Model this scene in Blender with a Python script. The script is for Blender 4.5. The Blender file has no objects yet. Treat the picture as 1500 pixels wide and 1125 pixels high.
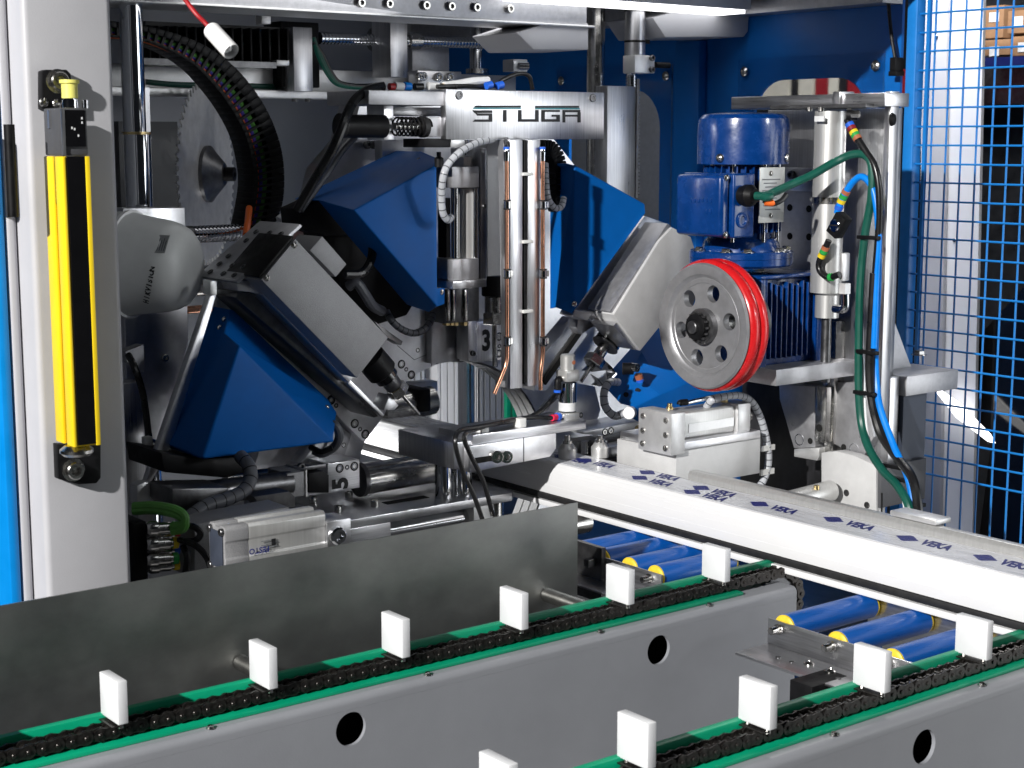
import bpy, bmesh, math, random
from mathutils import Vector, Matrix
random.seed(7)
S = bpy.context.scene
COL = S.collection
# ---------------------------------------------------------------- camera
F_PX = 2350.0
PITCH = math.atan(357 / F_PX)
A1 = math.atan(3060 / math.hypot(F_PX, 357))
CAM = Vector((0, 0, 1.45))
FL = Vector((math.cos(A1), math.sin(A1), 0)); RT = Vector((math.sin(A1), -math.cos(A1), 0))
FW = FL * math.cos(PITCH) - Vector((0, 0, math.sin(PITCH)))
UP = FL * math.sin(PITCH) + Vector((0, 0, math.cos(PITCH)))
cd = bpy.data.cameras.new('camera'); cam = bpy.data.objects.new('camera', cd); COL.objects.link(cam)
cam.matrix_world = Matrix.Translation(CAM) @ Matrix((RT, UP, -FW)).transposed().to_4x4()
cd.sensor_width = 36; cd.lens = 36 * F_PX / 1500; cd.clip_start = 0.05; cd.clip_end = 60
cd.dof.use_dof = True; cd.dof.focus_distance = 2.05; cd.dof.aperture_fstop = 22
S.camera = cam
# ---------------------------------------------------------------- light
S.view_settings.view_transform = 'Standard'; S.view_settings.look = 'None'
S.view_settings.exposure = 0; S.view_settings.gamma = 1
W = bpy.data.worlds.new('World'); S.world = W; W.use_nodes = True
wn = W.node_tree.nodes; wn['Background'].inputs[0].default_value = (0.55, 0.62, 0.75, 1)
wn['Background'].inputs[1].default_value = 0.014
def lamp(name, kind, loc, target, energy, size, color=(1, 1, 1), size_y=None):
    l = bpy.data.lights.new(name, kind); o = bpy.data.objects.new(name, l); COL.objects.link(o)
    o.location = loc; l.energy = energy; l.color = color
    o.rotation_euler = (Vector(target) - Vector(loc)).to_track_quat('-Z', 'Y').to_euler()
    if kind == 'AREA':
        l.size = size
        if size_y: l.shape = 'RECTANGLE'; l.size_y = size_y
    elif kind == 'SPOT':
        l.shadow_soft_size = size; l.spot_size = math.radians(50); l.spot_blend = 0.3
    return o
KD = Vector((0.86, 0.345, -0.37)).normalized()
KT = Vector((1.45, 1.6, 1.15))
lamp('flash_head', 'SPOT', KT - KD * 6.0, KT, 2080, 0.055, (1, 0.98, 0.95))
lamp('overhead_fill', 'AREA', (1.2, -0.6, 3.6), (1.4, 1.5, 1.0), 4.5, 1.0, (0.93, 0.97, 1), 1.0)  # unseen fill added to lift the shaded sides and feed metal reflections
lamp('side_fill', 'AREA', (3.1, -0.45, 1.15), (1.4, 1.75, 1.15), 3.2, 1.0, (0.95, 0.98, 1), 2.0).data.spread = math.radians(60)  # unseen fill added for the front metal faces to mirror
gs_ = lamp('grid_spot', 'SPOT', (2.5, -1.3, 2.3), (1.25, 1.85, 1.22), 80, 0.16, (0.94, 0.97, 1))
gs_.data.spot_size = math.radians(21); gs_.data.spot_blend = 0.7
lamp('hall_fill', 'AREA', (2.32, 1.95, 2.35), (2.75, 2.35, 1.2), 30, 0.4, (1, 0.98, 0.95), 0.4)  # unseen lamp added to brighten the cladding sheet and the cabinet
lamp('rear_flash', 'AREA', (1.28, 2.16, 0.80), (1.75, 2.5, 1.0), 2.8, 0.12, (1, 1, 1), 0.2)
# ---------------------------------------------------------------- pixel -> place
def ray(x, y): return FW + RT * ((x - 750) / F_PX) + UP * ((562.5 - y) / F_PX)
def PY(x, y, Y): r = ray(x, y); return CAM + r * (Y / r.y)
def PX(x, y, X): r = ray(x, y); return CAM + r * (X / r.x)
def PZ(x, y, Z): r = ray(x, y); return CAM + r * ((Z - CAM.z) / r.z)
def PD(x, y, d): return CAM + ray(x, y) * d
# ---------------------------------------------------------------- materials
M = {}
def newmat(name):
    m = bpy.data.materials.new(name); m.use_nodes = True; M[name] = m
    nt = m.node_tree; return m, nt, nt.nodes['Principled BSDF']
def N(nt, t, **kw):
    n = nt.nodes.new(t)
    for k, v in kw.items():
        if k.startswith('i_'): n.inputs[k[2:].replace('_', ' ')].default_value = v
        else: setattr(n, k, v)
    return n
def mat(name, col, rough=0.5, metal=0.0, var=0.08, rvar=0.12, nscale=(30, 30, 30), bump=0.0, bscale=900, smudge=0.0,
        coat=0.0, spec=0.5, trans=0.0, ior=1.45, sss=0.0, speck=0.0):
    m, nt, b = newmat(name); L = nt.links.new
    tc = N(nt, 'ShaderNodeTexCoord'); mp = N(nt, 'ShaderNodeMapping'); mp.inputs['Scale'].default_value = nscale
    L(tc.outputs['Object'], mp.inputs['Vector'])
    n1 = N(nt, 'ShaderNodeTexNoise'); n1.inputs['Scale'].default_value = 1; n1.inputs['Detail'].default_value = 6; n1.inputs['Roughness'].default_value = 0.65
    L(mp.outputs[0], n1.inputs['Vector'])
    c0 = [max(0, c * (1 - var * 2.2)) for c in col]; c1 = [min(1, c * (1 + var * 1.6)) for c in col]
    cr = N(nt, 'ShaderNodeValToRGB'); cr.color_ramp.elements[0].position = 0.3; cr.color_ramp.elements[1].position = 0.7
    cr.color_ramp.elements[0].color = (*c0, 1); cr.color_ramp.elements[1].color = (*c1, 1)
    L(n1.outputs[0], cr.inputs[0]); out = cr.outputs[0]
    if speck > 0:
        ns = N(nt, 'ShaderNodeTexNoise'); ns.inputs['Scale'].default_value = 1100; ns.inputs['Detail'].default_value = 2
        L(tc.outputs['Object'], ns.inputs['Vector'])
        mx = N(nt, 'ShaderNodeMixRGB', blend_type='OVERLAY'); mx.inputs[0].default_value = speck
        L(out, mx.inputs[1]); L(ns.outputs[0], mx.inputs[2]); out = mx.outputs[0]
    L(out, b.inputs['Base Color'])
    mr = N(nt, 'ShaderNodeMapRange'); mr.inputs[1].default_value = 0.3; mr.inputs[2].default_value = 0.7
    mr.inputs[3].default_value = max(0.02, rough - rvar); mr.inputs[4].default_value = min(1, rough + rvar)
    if smudge > 0:
        n2 = N(nt, 'ShaderNodeTexNoise'); n2.inputs['Scale'].default_value = 22; n2.inputs['Detail'].default_value = 5
        L(tc.outputs['Object'], n2.inputs['Vector'])
        ad = N(nt, 'ShaderNodeMixRGB'); ad.inputs[0].default_value = smudge
        L(n1.outputs[0], ad.inputs[1]); L(n2.outputs[0], ad.inputs[2]); L(ad.outputs[0], mr.inputs[0])
    else:
        L(n1.outputs[0], mr.inputs[0])
    L(mr.outputs[0], b.inputs['Roughness'])
    if bump > 0:
        n3 = N(nt, 'ShaderNodeTexNoise'); n3.inputs['Scale'].default_value = bscale; n3.inputs['Detail'].default_value = 2
        L(tc.outputs['Object'], n3.inputs['Vector'])
        bp = N(nt, 'ShaderNodeBump'); bp.inputs['Strength'].default_value = bump; bp.inputs['Distance'].default_value = 0.001
        L(n3.outputs[0], bp.inputs['Height']); L(bp.outputs[0], b.inputs['Normal'])
    b.inputs['Metallic'].default_value = metal
    b.inputs['Coat Weight'].default_value = coat; b.inputs['Coat Roughness'].default_value = 0.12
    b.inputs['Specular IOR Level'].default_value = spec; b.inputs['IOR'].default_value = ior
    b.inputs['Transmission Weight'].default_value = trans
    if sss > 0:
        b.inputs['Subsurface Weight'].default_value = sss; b.inputs['Subsurface Radius'].default_value = (0.01, 0.01, 0.01); b.inputs['Subsurface Scale'].default_value = 0.6
    return m
mat('alu_x', (0.62, 0.62, 0.64), 0.34, 1, 0.10, 0.10, (14, 400, 900), smudge=0.5)       # brushed along X
mat('alu_z', (0.62, 0.62, 0.64), 0.34, 1, 0.10, 0.10, (700, 700, 14), smudge=0.5)       # brushed along Z
mat('alu_y', (0.60, 0.60, 0.62), 0.34, 1, 0.10, 0.10, (900, 14, 500), smudge=0.5)
mat('alu_plate', (0.74, 0.74, 0.76), 0.36, 1, 0.06, 0.06, (45, 45, 45), smudge=0.8)     # milled, smudged
mat('alu_dull', (0.50, 0.50, 0.52), 0.48, 0.85, 0.06, 0.06, (90, 90, 90), bump=0.05, smudge=0.4)
mat('alu_light', (0.74, 0.74, 0.74), 0.42, 0.75, 0.04, 0.06, (60, 60, 60), bump=0.04)
mat('anodised', (0.62, 0.62, 0.61), 0.36, 0.65, 0.04, 0.06, (300, 300, 9))
mat('cast_grey', (0.33, 0.33, 0.34), 0.55, 0.35, 0.05, 0.05, (40, 40, 40), bump=0.35, bscale=1400, speck=0.35)
mat('steel', (0.55, 0.54, 0.52), 0.22, 1, 0.10, 0.10, (120, 120, 120), smudge=0.5)
mat('dark_steel', (0.16, 0.16, 0.165), 0.35, 0.9, 0.15, 0.1, (80, 80, 80), smudge=0.5)
mat('chrome', (0.72, 0.73, 0.75), 0.07, 1, 0.02, 0.03, (20, 20, 20))
mat('guard_sheet', (0.36, 0.365, 0.355), 0.42, 1, 0.09, 0.06, (9, 9, 14), smudge=0.6, bump=0.02, bscale=500)
mat('blasted', (0.60, 0.60, 0.60), 0.55, 0.25, 0.03, 0.05, (50, 50, 50), bump=0.2, bscale=1500, speck=0.15)
mat('alu_wheel', (0.43, 0.43, 0.445), 0.42, 0.72, 0.05, 0.06, (70, 70, 70), smudge=0.4)
mat('cast_dark', (0.085, 0.087, 0.095), 0.5, 0.2, 0.05, 0.05, (40, 40, 40), bump=0.3, bscale=1400)
mat('slate', (0.05, 0.06, 0.085), 0.45, 0.2)
mat('blade_steel', (0.62, 0.615, 0.605), 0.40, 0.45, 0.08, 0.08, (50, 50, 50), smudge=0.6)
mat('paint_grey', (0.27, 0.28, 0.305), 0.42, 0, 0.03, 0.06, (8, 8, 8), bump=0.12, bscale=650, coat=0.15)
mat('paint_light', (0.47, 0.47, 0.495), 0.42, 0, 0.03, 0.06, (8, 8, 8), bump=0.10, bscale=650, coat=0.1)
mat('paint_white', (0.80, 0.80, 0.82), 0.45, 0, 0.02, 0.05, (6, 6, 6), bump=0.06, bscale=650)
mat('paint_blue', (0.001, 0.11, 0.42), 0.48, 0, 0.05, 0.06, (14, 14, 14), bump=0.06, bscale=700, spec=0.22)
mat('paint_blue_bright', (0.0, 0.22, 0.62), 0.40, 0, 0.04, 0.08, (14, 14, 14), bump=0.08, bscale=700)
mat('wall_blue', (0.002, 0.125, 0.46), 0.42, 0, 0.05, 0.06, (7, 7, 7), bump=0.06, bscale=700, spec=0.35)
mat('motor_blue', (0.001, 0.034, 0.17), 0.26, 0, 0.10, 0.10, (50, 50, 50), bump=0.10, bscale=260, coat=0.4)
mat('mesh_blue', (0.01, 0.20, 0.60), 0.38, 0, 0.04, 0.06, (40, 40, 40))
mat('roller_blue', (0.001, 0.09, 0.40), 0.33, 0, 0.06, 0.10, (20, 200, 200), coat=0.15)
mat('cap_yellow', (0.80, 0.58, 0.04), 0.45, 0, 0.08, 0.08, (90, 90, 90))
mat('yellow', (0.86, 0.62, 0.015), 0.40, 0, 0.03, 0.06, (10, 10, 10))
mat('plug_yellow', (0.78, 0.74, 0.18), 0.40, 0, 0.03)
mat('black_plastic', (0.006, 0.006, 0.007), 0.48, 0, 0.15, 0.12, (60, 60, 60), bump=0.1, bscale=1200, spec=0.22)
mat('black_gloss', (0.006, 0.006, 0.007), 0.10, 0, 0.1, 0.04, coat=0.3)
mat('rubber', (0.014, 0.014, 0.015), 0.55, 0, 0.15, 0.1, (90, 90, 90), bump=0.15, bscale=900)
mat('cable_black', (0.010, 0.010, 0.011), 0.30, 0, 0.1, 0.08)
mat('cable_green', (0.006, 0.085, 0.060), 0.38, 0, 0.08, 0.08, (40, 40, 40))
mat('cable_lime', (0.10, 0.30, 0.06), 0.38, 0, 0.08, 0.08)
mat('cable_blue', (0.0, 0.22, 0.78), 0.35, 0, 0.05, 0.08)
mat('cable_grey', (0.10, 0.105, 0.12), 0.42, 0, 0.1, 0.08)
mat('cable_orange', (0.75, 0.14, 0.02), 0.4)
mat('cable_red', (0.35, 0.01, 0.015), 0.35)
mat('cable_violet', (0.08, 0.05, 0.40), 0.4)
mat('spiral_clear', (0.62, 0.64, 0.68), 0.22, 0, 0.05, 0.06, trans=0.25)
mat('chain_black', (0.055, 0.05, 0.047), 0.32, 0.8, 0.3, 0.12, (220, 220, 220), smudge=0.4)
mat('pom_white', (0.72, 0.73, 0.75), 0.38, 0, 0.015, 0.06, (30, 30, 30), sss=0.25)
mat('white_plastic', (0.80, 0.80, 0.80), 0.35, 0, 0.02, 0.06)
mat('camera_white', (0.62, 0.63, 0.62), 0.38, 0, 0.03, 0.06)
mat('upvc', (0.74, 0.74, 0.75), 0.25, 0, 0.01, 0.05, (3, 3, 40), coat=0.2)
mat('film', (0.70, 0.71, 0.75), 0.28, 0, 0.05, 0.08, (60, 12, 60), bump=0.5, bscale=70, coat=0.15)
mat('uhmw_green', (0.0, 0.30, 0.155), 0.42, 0, 0.06, 0.08, (12, 90, 90))
mat('copper', (0.80, 0.42, 0.28), 0.24, 1, 0.08, 0.08, (90, 90, 12), smudge=0.4)
mat('brass', (0.72, 0.56, 0.28), 0.28, 1, 0.06)
mat('red_rubber', (0.55, 0.010, 0.013), 0.28, 0, 0.05, 0.08, (60, 60, 60), coat=0.2)
mat('ink_blue', (0.008, 0.015, 0.17), 0.5, 0, 0.25, 0.1, (300, 300, 300))
mat('ink_black', (0.01, 0.01, 0.012), 0.5)
mat('ink_teal', (0.02, 0.20, 0.24), 0.5)
mat('ink_grey', (0.16, 0.17, 0.18), 0.5)
mat('label_grey', (0.50, 0.51, 0.50), 0.40, 0.5, 0.06)
mat('label_white', (0.72, 0.73, 0.74), 0.45)
mat('hole_black', (0.004, 0.004, 0.004), 0.8)
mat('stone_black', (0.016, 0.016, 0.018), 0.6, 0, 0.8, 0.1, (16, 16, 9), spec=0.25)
mat('carton', (0.30, 0.17, 0.09), 0.75, 0, 0.1)
mat('beige', (0.50, 0.46, 0.38), 0.6, 0, 0.08)
mat('dark_red', (0.22, 0.01, 0.015), 0.5)
mat('floor_grey', (0.34, 0.34, 0.345), 0.5, 0, 0.15, 0.12, (3, 3, 3), smudge=0.5)
mat('dark_panel', (0.018, 0.019, 0.022), 0.35, 0, 0.2, 0.1)
mat('navy', (0.008, 0.014, 0.10), 0.4)
mat('white_glow', (0.9, 0.9, 0.9), 0.5); _b = M['white_glow'].node_tree.nodes['Principled BSDF']; _b.inputs['Emission Color'].default_value = (1, 1, 1, 1); _b.inputs['Emission Strength'].default_value = 2.5  # emission for the ceiling lamp and for the strip made to glow
mat('tie_white', (0.70, 0.70, 0.68), 0.4)
mat('red_collar', (0.75, 0.02, 0.08), 0.35); mat('blue_collar', (0.02, 0.12, 0.62), 0.35)
mat('ring_yellow', (0.75, 0.55, 0.02), 0.4); mat('ring_green', (0.02, 0.32, 0.06), 0.4); mat('ring_brown', (0.40, 0.13, 0.06), 0.4)
_, nt, b = newmat('plexi')
b.inputs['Base Color'].default_value = (0.9, 0.95, 1, 1); b.inputs['Roughness'].default_value = 0.05; b.inputs['Transmission Weight'].default_value = 1.0
b.inputs['IOR'].default_value = 1.2
# ---------------------------------------------------------------- mesh helpers
WL = {}        # world place of every object before parenting
THINGS = []
def thing(name, label, cat, group=None):
    o = bpy.data.objects.new(name, None); COL.objects.link(o); o.empty_display_size = 0.02
    o['label'] = label; o['category'] = cat
    if group: o['group'] = group
    THINGS.append(o); return o
def mk(name, bm, m, parent=None, bev=0.0, seg=2, label=None, cat=None, group=None, kind=None, smooth=True, ang=32):
    bmesh.ops.recalc_face_normals(bm, faces=bm.faces)
    if bev > 0:
        es = [e for e in bm.edges if len(e.link_faces) == 2 and e.calc_face_angle(0) > math.radians(28)]
        bmesh.ops.bevel(bm, geom=es, offset=bev, offset_type='OFFSET', segments=seg, profile=0.5, affect='EDGES', clamp_overlap=True)
    if smooth:
        lim = math.radians(ang)
        for f in bm.faces: f.smooth = True
        for e in bm.edges:
            e.smooth = not (len(e.link_faces) != 2 or e.calc_face_angle(0) > lim)
    co = [v.co for v in bm.verts]
    c = Vector([(min(v[i] for v in co) + max(v[i] for v in co)) / 2 for i in range(3)])
    for v in bm.verts: v.co -= c
    me = bpy.data.meshes.new(name); bm.to_mesh(me); bm.free(); me.materials.append(M[m])
    o = bpy.data.objects.new(name, me); COL.objects.link(o); o.location = c; WL[o.name] = c
    if parent is not None: o.parent = parent
    if label: o['label'] = label
    if cat: o['category'] = cat
    if group: o['group'] = group
    if kind: o['kind'] = kind
    return o
def inst(name, me, loc, zdir, parent, xdir=None):
    """shared mesh whose local +Z points along zdir"""
    o = bpy.data.objects.new(name, me); COL.objects.link(o)
    q = Vector(zdir).to_track_quat('Z', 'X' if xdir is None else 'X')
    o.rotation_euler = q.to_euler(); o.location = loc; WL[o.name] = Vector(loc); o.parent = parent
    return o
def finalize():
    bpy.context.view_layer.update()
    for t in THINGS:
        cor = []
        for c in t.children_recursive:
            if c.type == 'MESH':
                mw = Matrix.Translation(WL[c.name]) @ c.rotation_euler.to_matrix().to_4x4()
                cor += [mw @ Vector(b) for b in c.bound_box]
        t.location = (sum(v.x for v in cor) / len(cor), sum(v.y for v in cor) / len(cor), min(v.z for v in cor)) if cor else (0, 0, 0)
        WL[t.name] = Vector(t.location)
    for o in COL.objects:
        if o.parent is not None:
            pw = Matrix.Translation(WL[o.parent.name])
            if o.parent.type == 'MESH': pw = pw @ o.parent.rotation_euler.to_matrix().to_4x4()
            mw = Matrix.Translation(WL[o.name]) @ o.rotation_euler.to_matrix().to_4x4() @ Matrix.Diagonal((*o.scale, 1))
            ml = pw.inverted() @ mw
            o.matrix_local = ml
BM = bmesh.new
def prism(bm, pts, vec):
    vec = Vector(vec); a = [bm.verts.new(p) for p in pts]; b = [bm.verts.new(Vector(p) + vec) for p in pts]
    n = len(pts); bm.faces.new(a); bm.faces.new(b[::-1])
    for i in range(n): bm.faces.new((a[i], b[i], b[(i + 1) % n], a[(i + 1) % n]))
    return bm
def box(bm, a, b):
    x0, y0, z0 = [min(a[i], b[i]) for i in range(3)]; x1, y1, z1 = [max(a[i], b[i]) for i in range(3)]
    return prism(bm, [Vector((x0, y0, z0)), Vector((x1, y0, z0)), Vector((x1, y0, z1)), Vector((x0, y0, z1))], (0, y1 - y0, 0))
def polyY(px, Y, dep, bm=None): return prism(bm or BM(), [PY(x, y, Y) for x, y in px], (0, dep, 0))
def polyX(px, X, dep, bm=None): return prism(bm or BM(), [PX(x, y, X) for x, y in px], (dep, 0, 0))
def polyZ(px, Z, dep, bm=None): return prism(bm or BM(), [PZ(x, y, Z) for x, y in px], (0, 0, -dep))
def boxY(x0, y0, x1, y1, Y, dep, bm=None):          # upright box, front face on plane Y, pixel corners
    xm = (x0 + x1) / 2; ym = (y0 + y1) / 2
    return box(bm or BM(), (PY(x0, ym, Y).x, Y, PY(xm, y0, Y).z), (PY(x1, ym, Y).x, Y + dep, PY(xm, y1, Y).z))
def boxX(x0, y0, x1, y1, X, dep, bm=None):
    xm = (x0 + x1) / 2; ym = (y0 + y1) / 2
    return box(bm or BM(), (X, PX(x0, ym, X).y, PX(xm, y0, X).z), (X + dep, PX(x1, ym, X).y, PX(xm, y1, X).z))
def frame(d):
    d = Vector(d).normalized(); u = d.orthogonal().normalized()
    if abs(d.z) < 0.99: u = d.cross(Vector((0, 0, 1))).normalized()
    return d, u, d.cross(u)
def lathe(bm, p0, axis, prof, n=28, caps=True):
    d, u, v = frame(axis); p0 = Vector(p0); rings = []
    for t, r in prof:
        rings.append([bm.verts.new(p0 + d * t + (u * math.cos(2 * math.pi * k / n) + v * math.sin(2 * math.pi * k / n)) * max(r, 1e-5)) for k in range(n)])
    for a, b in zip(rings, rings[1:]):
        for k in range(n): bm.faces.new((a[k], a[(k + 1) % n], b[(k + 1) % n], b[k]))
    if caps: bm.faces.new(rings[0]); bm.faces.new(rings[-1][::-1])
    return bm
def cyl(bm, p0, p1, r, n=24, r1=None):
    p0 = Vector(p0); p1 = Vector(p1); L = (p1 - p0).length
    return lathe(bm, p0, p1 - p0, [(0, r), (L, r if r1 is None else r1)], n)
def spline(pts, sub=6):
    pts = [Vector(p) for p in pts]; P = [pts[0] * 2 - pts[1]] + pts + [pts[-1] * 2 - pts[-2]]; out = []
    for i in range(1, len(P) - 2):
        a, b, c, d = P[i - 1:i + 3]
        for k in range(sub):
            t = k / sub
            out.append(0.5 * (2 * b + (c - a) * t + (2 * a - 5 * b + 4 * c - d) * t * t + (3 * b - a - 3 * c + d) * t ** 3))
    out.append(pts[-1]); return out
def tube(bm, pts, r, n=10, smooth=True, sub=6):
    if smooth: pts = spline(pts, sub)
    pts = [Vector(p) for p in pts]; rings = []; u = None
    for i, p in enumerate(pts):
        t = (pts[min(i + 1, len(pts) - 1)] - pts[max(i - 1, 0)]).normalized()
        if u is None: u = t.orthogonal().normalized()
        u = (u - t * u.dot(t)).normalized(); v = t.cross(u)
        rings.append([bm.verts.new(p + (u * math.cos(2 * math.pi * k / n) + v * math.sin(2 * math.pi * k / n)) * r) for k in range(n)])
    for a, b in zip(rings, rings[1:]):
        for k in range(n): bm.faces.new((a[k], a[(k + 1) % n], b[(k + 1) % n], b[k]))
    bm.faces.new(rings[0][::-1]); bm.faces.new(rings[-1]); return bm
def helix(p0, axis, L, R, turns, per=14):
    d, u, v = frame(axis); p0 = Vector(p0); m = int(turns * per)
    return [p0 + d * (L * i / m) + (u * math.cos(2 * math.pi * i / per) + v * math.sin(2 * math.pi * i / per)) * R for i in range(m + 1)]
def plate_holes(bm, outer, holes, to3, vec, n=22):
    """outer/holes in 2-D; holes are loops; to3 maps (a,b)->Vector"""
    es = []
    for loop in [outer] + holes:
        vs = [bm.verts.new(to3(*p)) for p in loop]
        es += [bm.edges.new((vs[i], vs[(i + 1) % len(vs)])) for i in range(len(vs))]
    r = bmesh.ops.triangle_fill(bm, use_beauty=True, use_dissolve=False, edges=es)
    fs = [g for g in r['geom'] if isinstance(g, bmesh.types.BMFace)]
    ex = bmesh.ops.extrude_face_region(bm, geom=fs)
    for g in ex['geom']:
        if isinstance(g, bmesh.types.BMVert): g.co += Vector(vec)
    return bm
def circ(cx, cy, r, n=22): return [(cx + r * math.cos(2 * math.pi * k / n), cy + r * math.sin(2 * math.pi * k / n)) for k in range(n)]
def text(name, s, origin, xdir, ydir, size, m, parent, lift=0.0006, bold=0.0, sx=1.0):
    c = bpy.data.curves.new(name, 'FONT'); c.body = s; c.size = size; c.align_x = 'CENTER'; c.align_y = 'CENTER'; c.offset = bold; c.resolution_u = 3
    o = bpy.data.objects.new('tmp', c); COL.objects.link(o); bpy.context.view_layer.update()
    me = bpy.data.meshes.new_from_object(o.evaluated_get(bpy.context.evaluated_depsgraph_get())); bpy.data.objects.remove(o)
    X = Vector(xdir).normalized(); Y = Vector(ydir).normalized(); Z = X.cross(Y)
    bm = BM(); bm.from_mesh(me); bpy.data.meshes.remove(me)
    for v in bm.verts: v.co = Vector(origin) + X * v.co.x * sx + Y * v.co.y + Z * lift
    return mk(name, bm, m, parent, smooth=False)
# shared screws ---------------------------------------------------------------
def share(name, bm, m):
    bmesh.ops.recalc_face_normals(bm, faces=bm.faces)
    for f in bm.faces: f.smooth = True
    for e in bm.edges: e.smooth = not (len(e.link_faces) != 2 or e.calc_face_angle(0) > 0.55)
    me = bpy.data.meshes.new(name); bm.to_mesh(me); bm.free(); me.materials.append(M[m]); return me
def socket_mesh(name, R, H, m):
    bm = BM(); n = 18; prof = [(-0.001, R), (H * 0.85, R), (H, R * 0.88), (H, R * 0.55)]
    lathe(bm, (0, 0, 0), (0, 0, 1), prof, n, caps=False)
    # hexagon pocket
    rim = [v for v in bm.verts if abs(v.co.z - H) < 1e-7 and abs(v.co.xy.length - R * 0.55) < R * 0.02]
    lathe(bm, (0, 0, 0), (0, 0, 1), [(H, R * 0.55), (H * 0.35, R * 0.5), (H * 0.33, 1e-5)], 6, caps=False)
    return share(name, bm, m)
def pan_mesh(name, R, H, m):
    bm = BM(); lathe(bm, (0, 0, 0), (0, 0, 1), [(-0.001, R), (H * 0.4, R), (H * 0.8, R * 0.75), (H, R * 0.4), (H * 0.6, R * 0.3), (H * 0.6, 1e-5)], 14, caps=False)
    return share(name, bm, m)
def hex_mesh(name, R, H, m):
    bm = BM(); lathe(bm, (0, 0, 0), (0, 0, 1), [(-0.001, R * 1.35), (R * 0.18, R * 1.35), (R * 0.18, 1e-5)], 16, caps=False)
    lathe(bm, (0, 0, 0), (0, 0, 1), [(0, R), (H * 0.85, R), (H, R * 0.86), (H, 1e-5)], 6, caps=False); return share(name, bm, m)
SOCK = socket_mesh('socket_screw', 1, 1.0, 'steel'); SOCKD = socket_mesh('socket_screw_dark', 1, 1.0, 'dark_steel')
PAN = pan_mesh('pan_screw', 1, 0.6, 'steel'); HEX = hex_mesh('hex_bolt', 1, 0.9, 'steel')
def ringbolt_mesh():                                 # counterbored socket screw: dark gap round a bright head
    bm = BM(); lathe(bm, (0, 0, 0), (0, 0, 1), [(-0.1, 1.28), (0.06, 1.28), (0.06, 0.92), (0.10, 0.86), (0.10, 0.5), (-0.3, 0.45), (-0.3, 1e-5)], 18, caps=False)
    me = share('counterbored_bolt', bm, 'steel'); me.materials.append(M['hole_black'])
    for p in me.polygons:
        rad = math.hypot(p.center.x, p.center.y)
        if rad > 0.89 or rad < 0.46: p.material_index = 1
    return me
CSK = ringbolt_mesh()
def screw(me, p, d, r, parent, name='screw'):
    o = inst(name, me, p, d, parent); o.scale = (r, r, r); return o
# ================================================================ SETTING
o = mk('floor', box(BM(), (-3, -3, -0.02), (8, 8, 0)), 'floor_grey', kind='structure')
# enclosure: back wall, left wall, roof
enc = thing('machine_enclosure', 'grey sheet metal back and roof enclosing the dark machine interior', 'enclosure')
mk('back_panel', box(BM(), (0.60, 3.0, 0.2), (2.10, 3.02, 1.76)), 'paint_grey', enc)
mk('roof_panel', box(BM(), (0.625, 1.56, 1.72), (2.04, 2.999, 1.74)), 'paint_grey', enc)
mk('side_panel', box(BM(), (0.60, 1.642, 0.2), (0.62, 2.999, 1.719)), 'paint_grey', enc)
mk('base_tray', box(BM(), (0.64, 1.50, 0.70), (2.08, 2.98, 0.72)), 'dark_steel', enc)
mk('inner_partition', boxY(176, 178, 262, 330, 2.75, 0.02), 'dark_panel', enc)
# ---- blue right hand wall on plane X = 2.1
XW = 2.10
bw = thing('blue_wall', 'blue painted sheet metal side wall with rounded windows behind the motor', 'wall')
def rrect(x0, y0, x1, y1, r, n=8):
    out = []
    for cx, cy, a in ((x1 - r, y1 - r, 0), (x0 + r, y1 - r, 90), (x0 + r, y0 + r, 180), (x1 - r, y0 + r, 270)):
        out += [(cx + r * math.cos(math.radians(a + 90 * k / n)), cy + r * math.sin(math.radians(a + 90 * k / n))) for k in range(n + 1)]
    return out
yA = PX(1312, 300, XW).y; yB = 2.999
w1a = PX(968, 130, XW); w1b = PX(835, 125, XW); w2a = PX(1272, 112, XW); w2b = PX(1106, 114, XW)
zb = 0.98
holes = [rrect(w1a.y, zb, w1b.y, w1a.z, 0.075), rrect(w2a.y, zb, w2b.y, w2a.z, 0.065)]
mk('wall_sheet', plate_holes(BM(), [(yA, 0.3), (yB, 0.3), (yB, 1.97), (yA, 1.97)], holes, lambda a, b: Vector((XW, a, b)), (0.006, 0, 0)), 'wall_blue', bw)
for (a, b, zt) in ((w1a, w1b, PX(960, 95, XW).z), (w2a, w2b, PX(1180, 82, XW).z)):
    pa = box(BM(), (XW - 0.006, a.y - 0.035, zb - 0.05), (XW - 0.002, b.y + 0.035, zt)); p = mk('window_pane', pa, 'plexi', bw)
    for yy in (a.y - 0.02, b.y + 0.02):
        screw(PAN, (XW - 0.006, yy, zt - 0.022), (-1, 0, 0), 0.009, p)
mk('upright_fold', boxX(985, 60, 1020, 560, XW - 0.022, 0.021), 'wall_blue', bw, bev=0.004)
mk('top_beam', box(BM(), (XW - 0.05, yA, PX(1310, 2, XW - 0.05).z), (XW - 0.001, yB, 1.96)), 'alu_dull', bw)
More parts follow.
